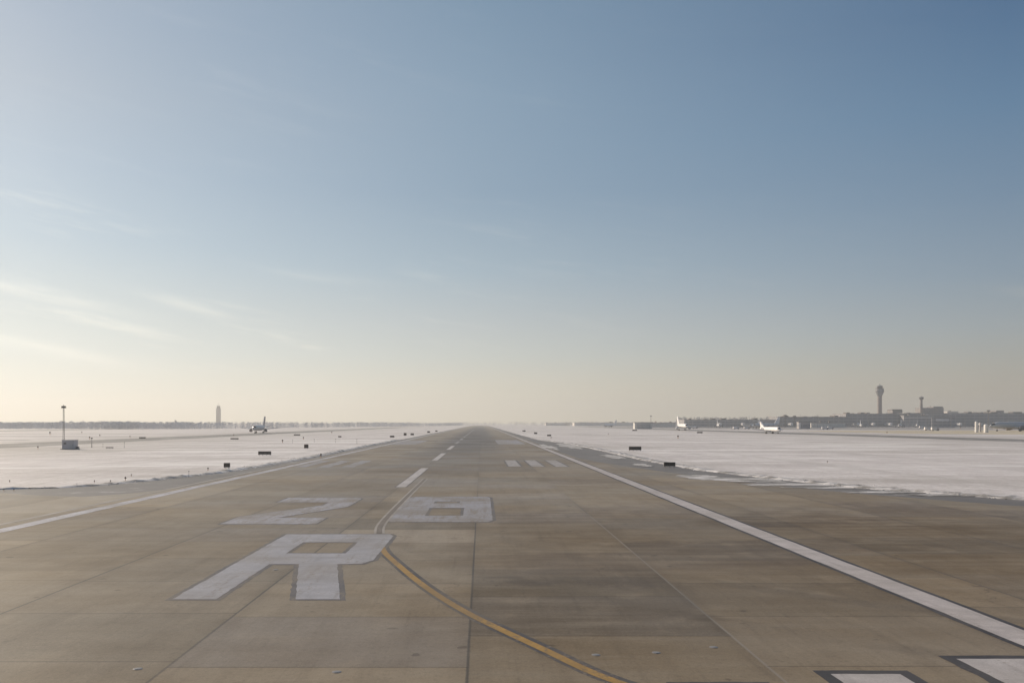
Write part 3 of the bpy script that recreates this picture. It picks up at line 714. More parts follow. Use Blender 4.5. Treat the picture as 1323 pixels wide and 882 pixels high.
# ------------------------------------------------------------------ aircraft
def airliner(name, label, L, rad, span, fin_h, loc, rz, body, fin, tail_engines=False, group=None, eng=None, ctr=None, finr=None):
    """nose towards local -Y"""
    t = thing(name, label, 'airliner', loc, rz, group)
    zc = ctr or rad * 1.85
    prof = [(0, .03, -.32), (.008, .22, -.30), (.02, .42, -.25), (.04, .62, -.18), (.07, .82, -.09), (.11, .96, -.02), (.15, 1, 0), (.4, 1, 0), (.64, 1, 0), (.74, .9, .1), (.83, .68, .30), (.91, .43, .5), (.97, .22, .62), (1.0, .08, .66)]
    bm = bmn(); n = 20; rings = []
    for s, k, dz in prof:
        rings.append([bm.verts.new((rad * k * math.sin(2 * math.pi * i / n), -L / 2 + L * s, zc + rad * dz + rad * k * math.cos(2 * math.pi * i / n))) for i in range(n)])
    for j, (a, b) in enumerate(zip(rings, rings[1:])):
        for i in range(n):
            f = bm.faces.new((a[i], a[(i + 1) % n], b[(i + 1) % n], b[i]))
            if j in (2, 3) and (i < 4 or i >= n - 4): f.material_index = 1
            elif 7 <= i <= 12: f.material_index = 2
    bm.faces.new(rings[0][::-1]); bm.faces.new(rings[-1])
    link('fuselage', bm, [body, M['glass'], M['jetbelly']], t, smooth=True)
    Y = lambda s: -L / 2 + L * s
    def plate(pts, th):   # planform (x,y,z), thick in z
        b2 = bmn(); up = [b2.verts.new((x, y, z + th * (1 if i in (0, 1) else .35) / 2)) for i, (x, y, z) in enumerate(pts)]
        lo = [b2.verts.new((x, y, z - th * (1 if i in (0, 1) else .35) / 2)) for i, (x, y, z) in enumerate(pts)]
        b2.faces.new(up); b2.faces.new(lo[::-1])
        for i in range(4): b2.faces.new((up[i], lo[i], lo[(i + 1) % 4], up[(i + 1) % 4]))
        return b2
    hs = span / 2
    for s in (-1, 1):
        zr = zc - rad * .6
        link('wing', plate([(s * rad * .6, Y(.36), zr), (s * rad * .6, Y(.58), zr), (s * hs, Y(.66), zr + hs * .09), (s * hs, Y(.61), zr + hs * .09)], rad * .34), M['jetgrey'], t)
        ht_ = (zc + rad * .9 + fin_h * .93) if tail_engines else zc + rad * .5
        ys_ = (.93, 1.0, 1.06, 1.02) if tail_engines else (.86, .96, 1.0, .965)
        link('tailplane', plate([(s * rad * .15, Y(ys_[0]), ht_), (s * rad * .15, Y(ys_[1]), ht_), (s * span * .19, Y(ys_[2]), ht_ + .3), (s * span * .19, Y(ys_[3]), ht_ + .3)], rad * .16), M['jetgrey'], t)
    bm = bmn(); zt = zc + rad * .85
    prism(bm, [(Y(.80), zt), (Y(.97), zt - rad * .1), (Y(1.02), zt + fin_h), (Y(.94), zt + fin_h)], rad * .22); link('tail_fin', bm, fin, t)
    for s in (-1, 1):
        er = rad * (.42 if tail_engines else .55)
        bm = bmn(); lathe(bm, [(er * .8, 0), (er, er * .5), (er, er * 2.2), (er * .6, er * 3.6)], 16)
        bmesh.ops.rotate(bm, verts=bm.verts, cent=(0, 0, 0), matrix=Matrix.Rotation(R(-90), 3, 'X'))
        ex, ey, ez = (s * (rad + er * 1.0), Y(.74), zc + rad * .35) if tail_engines else (s * hs * .34, Y(.36), zc - rad * 1.0)
        bmesh.ops.translate(bm, verts=bm.verts, vec=(ex, ey, ez))
        if not tail_engines: box(bm, (ex, ey + er * 2.2, ez + er * 1.0), (.3, er * 2.4, er * .8))
        else: box(bm, (s * (rad * .95), ey + er * 1.5, ez), (rad * .5, er * 2.0, .25))
        link('engine', bm, eng or M['engine'], t, smooth=True)
    for nm, gxs, gy, r_ in (('nose_gear', 0, .12, .2), ('main_gear', -rad * 1.35, .53, .32), ('main_gear', rad * 1.35, .53, .32)):
        wr = rad * r_; bm = bmn()
        tube(bm, (gxs, Y(gy), wr), (gxs, Y(gy), zc - rad * .6), rad * .07, 8); gg = link(nm, bm, M['metal'], t)
        for s in (-1, 1):
            bm = bmn(); tube(bm, (gxs + s * wr * .35, Y(gy), wr), (gxs + s * wr * .95, Y(gy), wr), wr, 16); link('wheel', bm, M['tyre'], gg)
    return t
Dl = 555.0
airliner('taxiing_airliner', 'grey shaded airliner taxiing on the left, tail fin above the trees', 30, 1.75, 28, 6.0, (-(622 - 330) / F * Dl, Dl + 10, .01), R(0), M['jetpale'], M['jetfin'], ctr=3.5)
airliner('taxiing_airliner', 'sunlit white airliner on the right taxiway seen nearly nose-on', 34, 2.0, 34, 6.9, (gx(881.5, 790), 790, .01), R(2), M['jetwhite'], M['jetwhite'], eng=M['jetgrey'], ctr=4.2)
airliner('regional_jet', 'small sunlit white regional jet with tail engines, right of centre', 27, 1.55, 21, 3.7, (gx(995, 540), 540, .01), R(8), M['jetwhite'], M['jetwhite'], True, eng=M['jetwhite'], ctr=2.7)
airliner('parked_airliner', 'pale airliner parked behind the small regional jet', 44, 2.3, 40, 8.2, (gx(990, 1050), 1050, .01), R(-62), M['jetpale'], M['jetwhite'])
airliner('parked_airliner', 'grey wide-body jet at the right edge, nose towards the white tanks', 54, 2.7, 47, 9.5, (gx(1282, 700) + 27, 706, .01), R(-86), M['jetgrey'], M['red'], ctr=4.9)
airliner('parked_airliner', 'distant airliner mostly behind the left woods, only its fin showing', 35, 1.95, 34, 7.0, (gx(238, 1500), 1500, .01), R(80), M['jetgrey'], M['jetfin'])
airliner('parked_airliner', 'tiny far white-finned jet right of the runway end', 34, 1.95, 34, 7.0, (gx(788, 1500), 1500, .01), R(-50), M['jetwhite'], M['jetwhite'])
for px, Dd, rz, lab in [(1112.5, 1330, -20, 'distant white jet parked nose-out before the terminal, left of the main control tower'), (1163, 1290, -30, 'distant white jet parked nose-out below the roof-top block'), (1185, 1400, -26, 'distant white-finned jet parked just left of the thin tower foot'), (928, 1350, -10, 'distant pale jet parked before the low terminal, left of the regional jet'), (975, 1250, -40, 'distant pale jet just left of the regional jet')]:
    airliner('parked_airliner', lab, 36, 1.95, 34, 6.6, (gx(px, Dd), Dd, .01), R(rz), M['jetpale'], M['jetwhite'], group='jets parked along the terminals')

# ------------------------------------------------------------------ towers and buildings
Dt = 1760.0
t = thing('control_tower', 'tall grey control tower with flared head above the right terminals', 'control tower', (gx(1136.5, Dt), Dt, 0))
def z_(py): return gh(py, Dt)
px1 = Dt / F
bm = bmn(); lathe(bm, [(4.7, 0), (4.4, z_(530)), (4.2, z_(511.8))], 16); link('shaft', bm, M['tower'], t, smooth=True)
bm = bmn(); lathe(bm, [(4.2, z_(511.8)), (6.2, z_(508.8)), (8.2, z_(505.6)), (8.4, z_(504)), (7.4, z_(502.4)), (5.6, z_(501.6))], 16); link('flared_head', bm, M['towerhead'], t)
bm = bmn(); lathe(bm, [(5.0, z_(501.6)), (5.6, z_(499.2))], 16); cab = link('cab', bm, M['towerglass'], t)
bm = bmn(); lathe(bm, [(5.9, z_(499.2)), (5.9, z_(498.5)), (3.2, z_(497.8))], 16); link('roof', bm, M['towerhead'], cab)
bm = bmn(); tube(bm, (0, 0, z_(497.9)), (0, 0, z_(495.8)), .5, 6); tube(bm, (1.6, 0, z_(497.9)), (1.6, 0, z_(496.8)), .3, 6); link('antenna', bm, M['metal'], cab)
bm = bmn()
for i in range(16):
    a = 2 * math.pi * i / 16
    tube(bm, (7.9 * math.cos(a), 7.9 * math.sin(a), z_(502.5)), (7.9 * math.cos(a), 7.9 * math.sin(a), z_(501.5)), .12, 5)
lathe(bm, [(7.95, z_(501.6)), (8.05, z_(501.55)), (8.05, z_(501.35)), (7.95, z_(501.3))], 24); link('railing', bm, M['metal'], t)
Dt = 1720.0
t = thing('ramp_tower', 'slender grey ramp tower with small square head beside the dark hotel block', 'tower', (gx(1190.3, Dt), Dt, 0))
bm = bmn(); lathe(bm, [(3.3, 0), (2.7, z_(533)), (2.2, z_(518)), (2.1, z_(516.2))], 8); link('shaft', bm, M['tower'], t)
bm = bmn(); lathe(bm, [(2.1, z_(516.2)), (4.1, z_(515.2)), (4.3, z_(513.4))], 8); cb = link('cab', bm, M['towerglass'], t)
bm = bmn(); lathe(bm, [(4.6, z_(513.4)), (4.6, z_(512.9)), (1.5, z_(512.3))], 8); link('roof', bm, M['towerhead'], cb)
bm = bmn(); tube(bm, (0, 0, z_(512.6)), (0, 0, z_(510.8)), .25, 6); link('antenna', bm, M['metal'], cb)
Dt = 2500.0
t = thing('control_tower', 'pale square control tower standing behind the woods on the left', 'control tower', (gx(282.3, Dt), Dt, 0), R(12))
bm = bmn(); box(bm, (0, 0, z_(527.6) / 2), (10.5, 10.5, z_(527.6)), 0, .95)
for s in (-1, 1): box(bm, (s * 5.4, 0, z_(528.2) / 2), (1.6, 11.4, z_(528.2)))
link('shaft', bm, M['towerleft'], t)
bm = bmn(); box(bm, (0, 0, z_(527.3)), (12.2, 12.2, 1.4)); link('gallery', bm, M['towerleftcab'], t)
bm = bmn(); lathe(bm, [(4.6, z_(527.0)), (5.1, z_(525.0))], 8); cb = link('cab', bm, M['towerleftcab'], t)
bm = bmn(); lathe(bm, [(5.6, z_(525.0)), (5.4, z_(524.4)), (2, z_(524.0))], 8); link('roof', bm, M['towerleftcab'], cb)
bm = bmn(); tube(bm, (0, 0, z_(524.3)), (0, 0, z_(520.5)), .25, 6); tube(bm, (3, 0, z_(524.5)), (3, 0, z_(521.5)), .2, 6); tube(bm, (-3, 0, z_(524.5)), (-3, 0, z_(522)), .2, 6); link('antenna', bm, M['towerleftcab'], cb)

def building(name, label, px0, px1, ptop, D_, depth, mat, cat='building', roofm=None, extra=None, steps=None, rz=0, tidy=None):
    x0_, x1_ = gx(px0, D_), gx(px1, D_); w_ = x1_ - x0_; h_ = gh(ptop, D_)
    t = thing(name, label, cat, ((x0_ + x1_) / 2, D_ + depth / 2, 0), rz)
    bm = bmn(); box(bm, (0, 0, h_ / 2), (w_, depth, h_)); wl = link('wall', bm, mat, t)
    bm = bmn(); box(bm, (0, 0, h_ + .35), (w_ + .8, depth + .8, .7)); link('roof', bm, roofm or M['roof'], t)
    r2 = random.Random(int(px0 * 7 + px1))
    for i in range(extra or 0):
        ew = w_ * r2.uniform(.015, .06); eh = r2.uniform(.8, 2.6); ex = r2.uniform(-.46, .46) * w_
        bm = bmn(); box(bm, (ex, r2.uniform(-.3, .3) * depth, h_ + .7 + eh / 2), (ew, depth * .25, eh)); box(bm, (ex, 0, h_ + .75), (ew * 1.3, depth * .2, .1)); link('rooftop_unit', bm, M['rooftop'], t)
    return t, w_, h_, depth
B = building
B('terminal_building', 'long low hazy terminal pier behind the nose-on white jet', 884, 1004, 542.4, 1500, 40, M['termlow'], extra=9)
B('terminal_building', 'grey terminal hall between the regional jet and the control tower', 1004, 1096, 538.6, 1540, 45, M['term'], extra=7)
t, w_, h_, dp = B('terminal_building', 'large dark terminal standing in front of the main control tower foot', 1093, 1172, 534.6, 1580, 60, M['term'], extra=5)
t, w_, h_, dp = B('terminal_building', 'dark terminal wing below the thin ramp tower, with white eaves', 1168, 1206, 536.6, 1560, 16, M['termlow'], extra=3)
bm = bmn(); box(bm, (0, -dp / 2 - .5, gh(539.3, 1560)), (w_ * .96, .9, 1.3)); link('fascia', bm, M['fascia'], t)
B('terminal_building', 'long dark terminal reaching out of the right edge of the photo', 1172, 1372, 533.8, 1640, 60, M['term'], extra=12)
t, w_, h_, dp = B('terminal_pier', 'low dark pier with broad white fascia below the hotel block', 1204, 1234, 539.6, 1320, .9, M['termlow'])
bm = bmn(); box(bm, (-2, -dp / 2 - .5, gh(542.3, 1320)), (w_ * .56, .9, 3.6)); link('fascia', bm, M['fascia'], t)
t, w_, h_, dp = B('hotel_block', 'dark stepped hotel block right of the thin ramp tower', 1192, 1219.3, 527.0, 1760, 30, M['hotel'])
bm = bmn(); xx = w_ / 2 - 10; box(bm, (xx, 0, gh(525.6, 1760) - 1.2), (19, 26, 4.6)); bmesh.ops.bevel(bm, geom=bm.edges[:], offset=.3, segments=1, affect='EDGES'); link('penthouse', bm, M['hotel'], t)
bm = bmn(); tube(bm, (2, 0, h_), (2, 0, h_ + 5), .5, 6); link('chimney', bm, M['rooftop'], t)
t, w_, h_, dp = B('rooftop_block', 'small dark flat-topped block above the terminal, right of the control tower', 1153.5, 1166, 530.4, 1680, 24, M['hotel'])
bm = bmn(); box(bm, (0, 0, h_ + 1.7), (w_ * 1.04, 20, 2.2)); link('penthouse', bm, M['rooftop'], t)
B('office_block', 'low pale block above the roofs right of the hotel', 1224, 1238, 531.6, 1900, 24, M['cream'], extra=2)
B('office_block', 'small dark block above the roofs near the right edge', 1287, 1297, 530.4, 1900, 24, M['hotel'])
t, w_, h_, dp = B('hangar', 'pale cream hangar left of the nose-on white jet', 820, 842.5, 546.0, 1000, 9, M['hangar'])
bm = bmn(); box(bm, (0, -dp / 2 - .2, h_ * .42), (w_ * .8, .4, h_ * .8))
hd = link('door', bm, M['hangardoor'], t)
B('hangar', 'long pale low hangar just behind the cream one', 842, 873, 546.2, 1500, 40, M['cream'], extra=3)
B('hangar', 'long hazy white shed right of the runway end', 742, 822, 546.0, 2400, 50, M['cream'], extra=3)
B('cargo_shed', 'pale low shed far right of the runway end', 705, 736, 546.4, 2700, 40, M['cream'], extra=2)
t, w_, h_, dp = B('service_building', 'blue-grey service block right of the regional jet', 1032, 1047, 545.2, 1050, 7, M['termlow'])
bm = bmn(); box(bm, (-w_ / 2 + 1.3, -dp / 2 - .3, h_ * .5), (2.2, .5, h_ * .92)); link('door', bm, M['fascia'], t)
B('cargo_shed', 'long low cargo shed left of the main control tower', 1048, 1092, 546.3, 1300, 12, M['cream'], extra=3)
B('service_building', 'small low pale hut on the apron behind the white tanks', 1296, 1318, 546.4, 1000, 20, M['term'], extra=2)
for px, pt, lab in [(1014.4, 535.6, 'dark floodlight mast above the terminal roof, left of a pair'), (1026.5, 536.6, 'dark floodlight mast above the terminal roof, right of a pair'), (841, 536.5, 'faint floodlight mast above the cream hangar'), (1277, 529.5, 'floodlight mast above the roofs near the right edge')]:
    Dm = 1540.0 if px > 900 else 2300.0
    hm = gh(pt, Dm)
    t = thing('floodlight_mast', lab, 'floodlight mast', (gx(px, Dm), Dm, 0), 0, 'floodlight masts over the terminals')
    bm = bmn(); tube(bm, (0, 0, 0), (0, 0, hm - 2), .75, 8, .5); link('pole', bm, M['rooftop'], t)
    bm = bmn(); lathe(bm, [(1.1, hm - 2.9), (2.9, hm - 2.2), (2.9, hm - .6), (1.4, hm)], 10); link('lamp_head', bm, M['rooftop'], t)

bridge = None
for px, Dd in [(1108, 1545), (1128, 1545), (1150, 1545), (1022, 1505), (1060, 1505), (1240, 1600), (1266, 1600), (1300, 1600), (960, 1470), (930, 1470)]:
    lab = 'boarding bridge reaching out from the %s terminal front' % ('far right' if px > 1200 else 'dark main' if px > 1100 else 'grey middle' if px > 1005 else 'low left')
    if bridge is None:
        bridge = thing('boarding_bridge', lab, 'boarding bridge', (gx(px, Dd), Dd, .01), R(-10), 'boarding bridges along the terminals')
        bm = bmn(); box(bm, (0, 14, 5.2), (3, 34, 3.1)); bmesh.ops.bevel(bm, geom=bm.edges[:], offset=.2, segments=1, affect='EDGES'); link('tunnel', bm, M['jetgrey'], bridge)
        bm = bmn(); lathe(bm, [(2.6, 3.4), (2.6, 7.1), (1.2, 7.6)], 10, (0, -4, 0)); link('cab', bm, M['fascia'], bridge)
        for sx in (-1, 1):
            bm = bmn(); tube(bm, (sx * 1.2, 3, 0), (sx * 1.2, 3, 3.8), .3, 6); link('leg', bm, M['metal'], bridge)
    else: dup(bridge, (gx(px, Dd), Dd, .01), R(-10), lab, 'boarding bridges along the terminals')
pole = None
for px, Dd, hh in [(893, 1350, 15), (915, 1300, 15), (942, 1300, 16), (968, 1200, 16), (1034, 1350, 20), (1056, 1300, 19), (1078, 1350, 21), (1100, 1380, 23), (1122, 1350, 22), (1146, 1380, 23), (1174, 1350, 20), (1198, 1300, 20), (1228, 1250, 20), (1247, 1300, 22), (1290, 1280, 22), (1309, 1250, 21)]:
    lab = 'thin apron light pole before the distant terminals'
    if pole is None:
        pole = thing('apron_light_pole', lab, 'light pole', (gx(px, Dd), Dd, 0), 0, 'apron light poles before the terminals'); pole.scale = (1, 1, hh / 20)
        bm = bmn(); tube(bm, (0, 0, 0), (0, 0, 19.6), .3, 8, .16); link('pole', bm, M['metal'], pole)
        bm = bmn(); box(bm, (0, -.3, 19.7), (2.6, .5, .6)); bmesh.ops.bevel(bm, geom=bm.edges[:], offset=.1, segments=1, affect='EDGES'); link('lamp_head', bm, M['fascia'], pole)
    else:
        q = dup(pole, (gx(px, Dd), Dd, 0), 0, lab, 'apron light poles before the terminals'); q.scale = (1, 1, hh / 20)

# tanks by the right apron
def tank(label, px, pt, pb, wpx, mat, kind='tank'):
    D_ = gd(pb); r_ = wpx / F * D_ / 2; h_ = gh(pt, D_)
    t = thing('storage_tank', label, 'tank', (gx(px, D_), D_, 0), 0, 'upright tanks at the apron edge')
    bm = bmn(); lathe(bm, [(r_, .2), (r_, h_ - r_ * .5)], 20); link('shell', bm, mat, t, smooth=True)
    bm = bmn(); lathe(bm, [(r_ * 1.02, h_ - r_ * .5), (r_ * .8, h_ - r_ * .15), (r_ * .2, h_)], 20); link('dome', bm, mat, t, smooth=True)
    bm = bmn(); lathe(bm, [(r_ * 1.25, 0), (r_ * 1.2, .2)], 20); link('base', bm, M['tankgrey'], t)
    bm = bmn()
    for s in (-.2, .2): tube(bm, (s, -r_ - .12, .2), (s, -r_ - .12, h_ - r_ * .4), .03, 5)
    for k in range(int(h_ / .5)): tube(bm, (-.2, -r_ - .12, .3 + k * .5), (.2, -r_ - .12, .3 + k * .5), .02, 5)
    link('ladder', bm, M['metal'], t)
tank('tall slim sunlit white upright tank at the apron edge on the right', 1261.5, 544.2, 558.4, 3.6, M['tank'])
tank('short stout white upright tank right of the slim white one', 1274, 547.8, 558.6, 5.2, M['tank'])
tank('slim grey upright tank between the two white ones', 1266.6, 545.5, 557.6, 2.2, M['tankgrey'])

# service trucks on the apron
truck = None
for px, py, rz, lab in [(1066, 554.8, 80, 'small service truck on the apron left of the control tower'), (1073, 554.2, 95, 'small service truck just right of the other before the cargo shed'), (1191, 553.3, 88, 'small truck on the apron below the thin tower'), (1199, 555.9, 90, 'truck on the dry grass road, left of a row'), (1208, 556.2, 92, 'truck on the dry grass road, right of a row'), (898, 553.6, 60, 'dark truck right of the nose-on white jet'), (951, 554.4, 90, 'truck on the apron road left of the regional jet'), (965, 554.2, 85, 'second truck on the apron road left of the regional jet')]:
    D_ = gd(py)
    if truck is None:
        truck = thing('service_truck', lab, 'truck', (gx(px, D_), D_, .012), R(rz), 'service trucks on the apron')
        bm = bmn(); box(bm, (0, .9, 1.75), (2.3, 4.6, 2.3)); bmesh.ops.bevel(bm, geom=bm.edges[:], offset=.08, segments=2, affect='EDGES'); link('cargo_box', bm, M['fascia'], truck)
        bm = bmn(); box(bm, (0, -2.45, 1.15), (2.1, 1.7, 1.3)); box(bm, (0, -2.3, 2.1), (2.0, 1.3, .7), 0, .85); link('cab', bm, M['tankgrey'], truck)
        bm = bmn(); box(bm, (0, -2.98, 2.1), (1.7, .08, .5)); link('windscreen', bm, M['glass'], truck)
        bm = bmn(); box(bm, (0, 0, .55), (1.9, 6.4, .18)); link('chassis', bm, M['dark'], truck)
        for sx in (-1, 1):
            for yy in (-2.3, 2.0):
                bm = bmn(); tube(bm, (sx * .75, yy, .45), (sx * 1.05, yy, .45), .45, 16); link('wheel', bm, M['tyre'], truck)
    else: dup(truck, (gx(px, D_), D_, .012), R(rz), lab, 'service trucks on the apron')

# ------------------------------------------------------------------ far woods
def woods(name, label, xs, dist, hgt, mat, n, seed, per=46, jitter=60, gaps=0.0):
    r_ = random.Random(seed); bm = bmn()
    for i in range(n):
        x = r_.uniform(*xs); yb = dist(x) + r_.uniform(0, jitter)
        if gaps and noise.noise(Vector((x * .004, seed, 0))) < -1 + gaps: continue
        hh = hgt * r_.uniform(.7, 1.0) * (1 + .25 * noise.noise(Vector((x * .012, seed, 2)))); wd = hh * r_.uniform(.35, .6)
        tube(bm, (x, yb, 0), (x + r_.uniform(-.3, .3), yb, hh * .75), .05 * hh * .6, 4, .03)
        for k in range(per):
            u = r_.random() ** .7; rad_ = wd * (.35 + .65 * math.sin(math.pi * min(1, .12 + u * .86)))
            a = r_.uniform(0, 2 * math.pi); q = rad_ * math.sqrt(r_.random())
            c = Vector((x + q * math.cos(a), yb + q * math.sin(a), hh * (.02 + .98 * u)))
            s = hh * r_.uniform(.05, .13)
            d1 = Vector((r_.uniform(-1, 1), r_.uniform(-1, 1), r_.uniform(-1, 1))).normalized() * s
            d2 = Vector((r_.uniform(-1, 1), r_.uniform(-1, 1), r_.uniform(-.6, 1))).normalized() * s
            bm.faces.new((bm.verts.new(c - d1), bm.verts.new(c + d2), bm.verts.new(c + d1)))
    me = bpy.data.meshes.new(name); bm.to_mesh(me); bm.free(); me.materials.append(mat)
    o = bpy.data.objects.new(name, me); col.objects.link(o)
    return tag(o, label, 'woods', kind='stuff')
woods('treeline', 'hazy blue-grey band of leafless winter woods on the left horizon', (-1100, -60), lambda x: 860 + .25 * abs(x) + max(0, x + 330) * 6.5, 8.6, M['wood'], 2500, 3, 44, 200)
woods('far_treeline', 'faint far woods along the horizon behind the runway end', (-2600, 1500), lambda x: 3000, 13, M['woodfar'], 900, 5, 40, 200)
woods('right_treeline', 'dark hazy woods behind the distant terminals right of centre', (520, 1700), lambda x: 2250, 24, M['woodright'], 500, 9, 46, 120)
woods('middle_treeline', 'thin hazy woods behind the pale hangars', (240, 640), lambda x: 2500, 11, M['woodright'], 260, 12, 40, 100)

# ------------------------------------------------------------------ winter haze: a low layer of thin mist over the whole airfield
hm_ = bpy.data.materials.new('winter_haze'); hm_.use_nodes = True
hn = hm_.node_tree; hn.nodes.clear()
ho = hn.nodes.new('ShaderNodeOutputMaterial'); hv = hn.nodes.new('ShaderNodeVolumeScatter')
hv.inputs['Density'].default_value = HAZE; hv.inputs['Anisotropy'].default_value = .38; hv.inputs['Color'].default_value = (.97, .98, 1, 1)
hn.links.new(hv.outputs[0], ho.inputs['Volume'])
bm = bmn(); box(bm, (0, 2200, 57.5), (9600, 5400, 125))
hz_ = link('haze', bm, hm_)
tag(hz_, 'thin pale winter haze lying over the whole airfield', 'haze', kind='structure')

# ------------------------------------------------------------------ sky, sun
AZ, EL = -50.0, 24.0        # sun: front left, fairly low
sd = Vector((math.sin(R(AZ)) * math.cos(R(EL)), math.cos(R(AZ)) * math.cos(R(EL)), math.sin(R(EL))))
w = bpy.data.worlds.new('World'); sc.world = w; w.use_nodes = True
nt = w.node_tree; bg = nt.nodes['Background']; bg.inputs['Strength'].default_value = .1
sky = nt.nodes.new('ShaderNodeTexSky'); sky.sky_type = 'NISHITA'; sky.sun_disc = False
sky.sun_elevation = R(EL); sky.sun_rotation = R(AZ); sky.air_density = 1.2; sky.dust_density = 2.5; sky.ozone_density = 1.5
tc = nt.nodes.new('ShaderNodeTexCoord'); sp = nt.nodes.new('ShaderNodeSeparateXYZ'); nt.links.new(tc.outputs['Generated'], sp.inputs[0])
el = math_(nt, 'MULTIPLY', math_(nt, 'ARCSINE', sp.outputs[2]), 180 / math.pi)
az = math_(nt, 'MULTIPLY', math_(nt, 'ARCTAN2', sp.outputs[0], sp.outputs[1]), 180 / math.pi)
dz = math_(nt, 'ABSOLUTE', math_(nt, 'SUBTRACT', az, AZ))
dz = math_(nt, 'MINIMUM', dz, math_(nt, 'SUBTRACT', 360.0, dz))
tt = mapr(nt, el, 0, 60)
def ramp(stops):
    n = nt.nodes.new('ShaderNodeValToRGB'); nt.links.new(tt, n.inputs[0]); n.color_ramp.interpolation = 'B_SPLINE' if False else 'LINEAR'
    e = n.color_ramp.elements
    while len(e) < len(stops): e.new(.5)
    for k, (d_, c_) in enumerate(stops):
        e[k].position = d_ / 60.0; e[k].color = (*s2l(c_), 1)
    return n.outputs[0]
EY = lambda py, ca=1.0: math.degrees(math.atan((547 - py) / F * ca))
cl, cc_, cr = math.cos(R(28)), 1.0, math.cos(R(31))
left = ramp([(0, (240, 231, 210)), (EY(500, cl), (231, 231, 224)), (EY(450, cl), (217, 223, 224)), (EY(380, cl), (199, 209, 216)), (EY(300, cl), (179, 196, 212)), (EY(200, cl), (169, 186, 205)), (EY(100, cl), (164, 178, 196)), (EY(0, cl), (154, 170, 191)), (60, (124, 138, 158))])
cen = ramp([(0, (224, 212, 190)), (EY(505), (215, 208, 193)), (EY(460), (197, 200, 198)), (EY(420), (184, 190, 195)), (EY(350), (159, 176, 191)), (EY(250), (136, 158, 180)), (EY(120), (130, 153, 176)), (EY(0), (118, 143, 168)), (60, (96, 110, 132))])
rig = ramp([(0, (186, 172, 154)), (EY(510, cr), (180, 169, 154)), (EY(470, cr), (170, 167, 160)), (EY(420, cr), (155, 162, 168)), (EY(350, cr), (134, 150, 167)), (EY(250, cr), (113, 136, 161)), (EY(130, cr), (93, 124, 155)), (EY(0, cr), (75, 107, 142)), (60, (74, 90, 116))])
c = mixc(nt, mapr(nt, dz, 22, 50), left, cen)
c = mixc(nt, mapr(nt, dz, 50, 81), c, rig)
# thin cirrus wisps low on the sunward side, drawn out along the wind and falling to the right
cb = nt.nodes.new('ShaderNodeCombineXYZ'); nt.links.new(az, cb.inputs[0])
elt = math_(nt, 'ADD', el, math_(nt, 'MULTIPLY', az, .16)); nt.links.new(elt, cb.inputs[1])
mp = nt.nodes.new('ShaderNodeMapping'); mp.inputs['Scale'].default_value = (.10, .75, 1); nt.links.new(cb.outputs[0], mp.inputs[0])
n1 = noise_(nt, mp.outputs[0], 1.0, 6, .62)
mp2 = nt.nodes.new('ShaderNodeMapping'); mp2.inputs['Scale'].default_value = (.05, .25, 1); mp2.inputs['Location'].default_value = (3, 1, 0); nt.links.new(cb.outputs[0], mp2.inputs[0])
n2 = noise_(nt, mp2.outputs[0], 1.0, 3, .5)
band = math_(nt, 'MULTIPLY', mapr(nt, el, 1.5, 4.5), mapr(nt, el, 9.5, 15, 1, .12))
cf = math_(nt, 'MULTIPLY', mapr(nt, n1, .50, .74, 0, 1, True), mapr(nt, n2, .4, .6))
cf = math_(nt, 'MULTIPLY', math_(nt, 'MULTIPLY', cf, band), mapr(nt, dz, 30, 65, .55, .10))
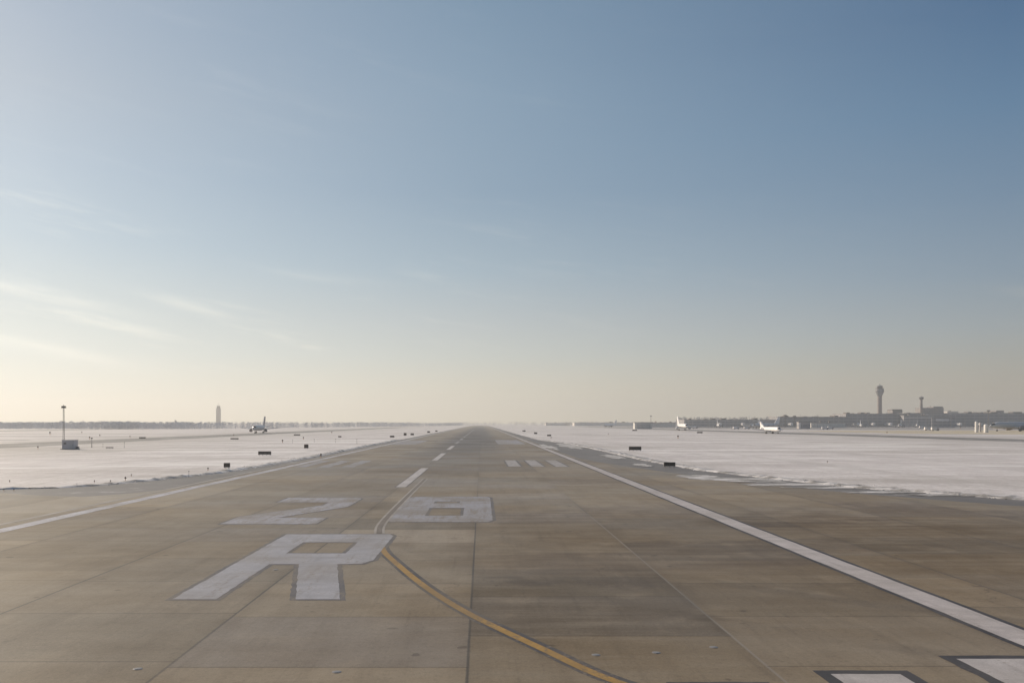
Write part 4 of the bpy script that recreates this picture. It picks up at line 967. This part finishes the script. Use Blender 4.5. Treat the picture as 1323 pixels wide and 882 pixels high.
def wisp(a0, e0, sa, se, tilt, amp):
    da = math_(nt, 'SUBTRACT', az, a0); de = math_(nt, 'SUBTRACT', math_(nt, 'SUBTRACT', el, e0), math_(nt, 'MULTIPLY', da, tilt))
    q = math_(nt, 'ADD', math_(nt, 'POWER', math_(nt, 'DIVIDE', da, sa), 2.0), math_(nt, 'POWER', math_(nt, 'DIVIDE', de, se), 2.0))
    gss = math_(nt, 'POWER', 2.718, math_(nt, 'MULTIPLY', q, -1.0))
    return math_(nt, 'MULTIPLY', math_(nt, 'MULTIPLY', gss, amp), mapr(nt, n1, .36, .66))
for a in [(-27.0, 7.6, 4.5, .42, -.17, .7), (-18.4, 7.2, 2.6, .4, -.24, .55), (-27.5, 4.6, 6.0, .45, -.2, .62), (-20.5, 5.3, 1.6, .16, -.12, .4), (-11.1, 4.9, .9, .14, -.08, .5), (-10.0, 9.3, 3.5, .3, -.08, .22), (34, 6.6, 3, .4, -.3, .35)]:
    cf = math_(nt, 'MAXIMUM', cf, wisp(*a))
c = mixc(nt, cf, c, mixc(nt, mapr(nt, dz, 22, 80), s2l((248, 246, 241)), s2l((190, 186, 180))))
sc10 = nt.nodes.new('ShaderNodeVectorMath'); sc10.operation = 'SCALE'; sc10.inputs['Scale'].default_value = 10.0; nt.links.new(c, sc10.inputs[0])
tint = nt.nodes.new('ShaderNodeVectorMath'); tint.operation = 'MULTIPLY'; tint.inputs[1].default_value = (1.0, 1.035, 1.025); nt.links.new(sc10.outputs[0], tint.inputs[0])
mx = mixc(nt, .10, tint.outputs[0], sky.outputs[0])
nt.links.new(mx, bg.inputs['Color'])

sun = bpy.data.lights.new('Sun', 'SUN'); sun.energy = 4.7; sun.angle = R(.5); sun.color = (1, .845, .66)
so = bpy.data.objects.new('Sun', sun); col.objects.link(so)
so.rotation_euler = (-sd).to_track_quat('-Z', 'Y').to_euler()

# ------------------------------------------------------------------ camera
cam = bpy.data.cameras.new('Camera'); co = bpy.data.objects.new('Camera', cam); col.objects.link(co)
co.location = (0, 0, H); co.rotation_euler = (R(90), 0, 0)
cam.sensor_width = 36; cam.lens = F / 1323 * 36
cam.shift_x = (661.5 - 622) / 1323; cam.shift_y = (547 - 441) / 1323
cam.clip_start = .1; cam.clip_end = 60000
sc.camera = co
sc.view_settings.view_transform = 'Standard'; sc.view_settings.look = 'None'; sc.view_settings.exposure = 0
sc.render.engine = 'CYCLES'
sc.cycles.use_denoising = True
sc.cycles.max_bounces = 6
sc.render.film_transparent = False
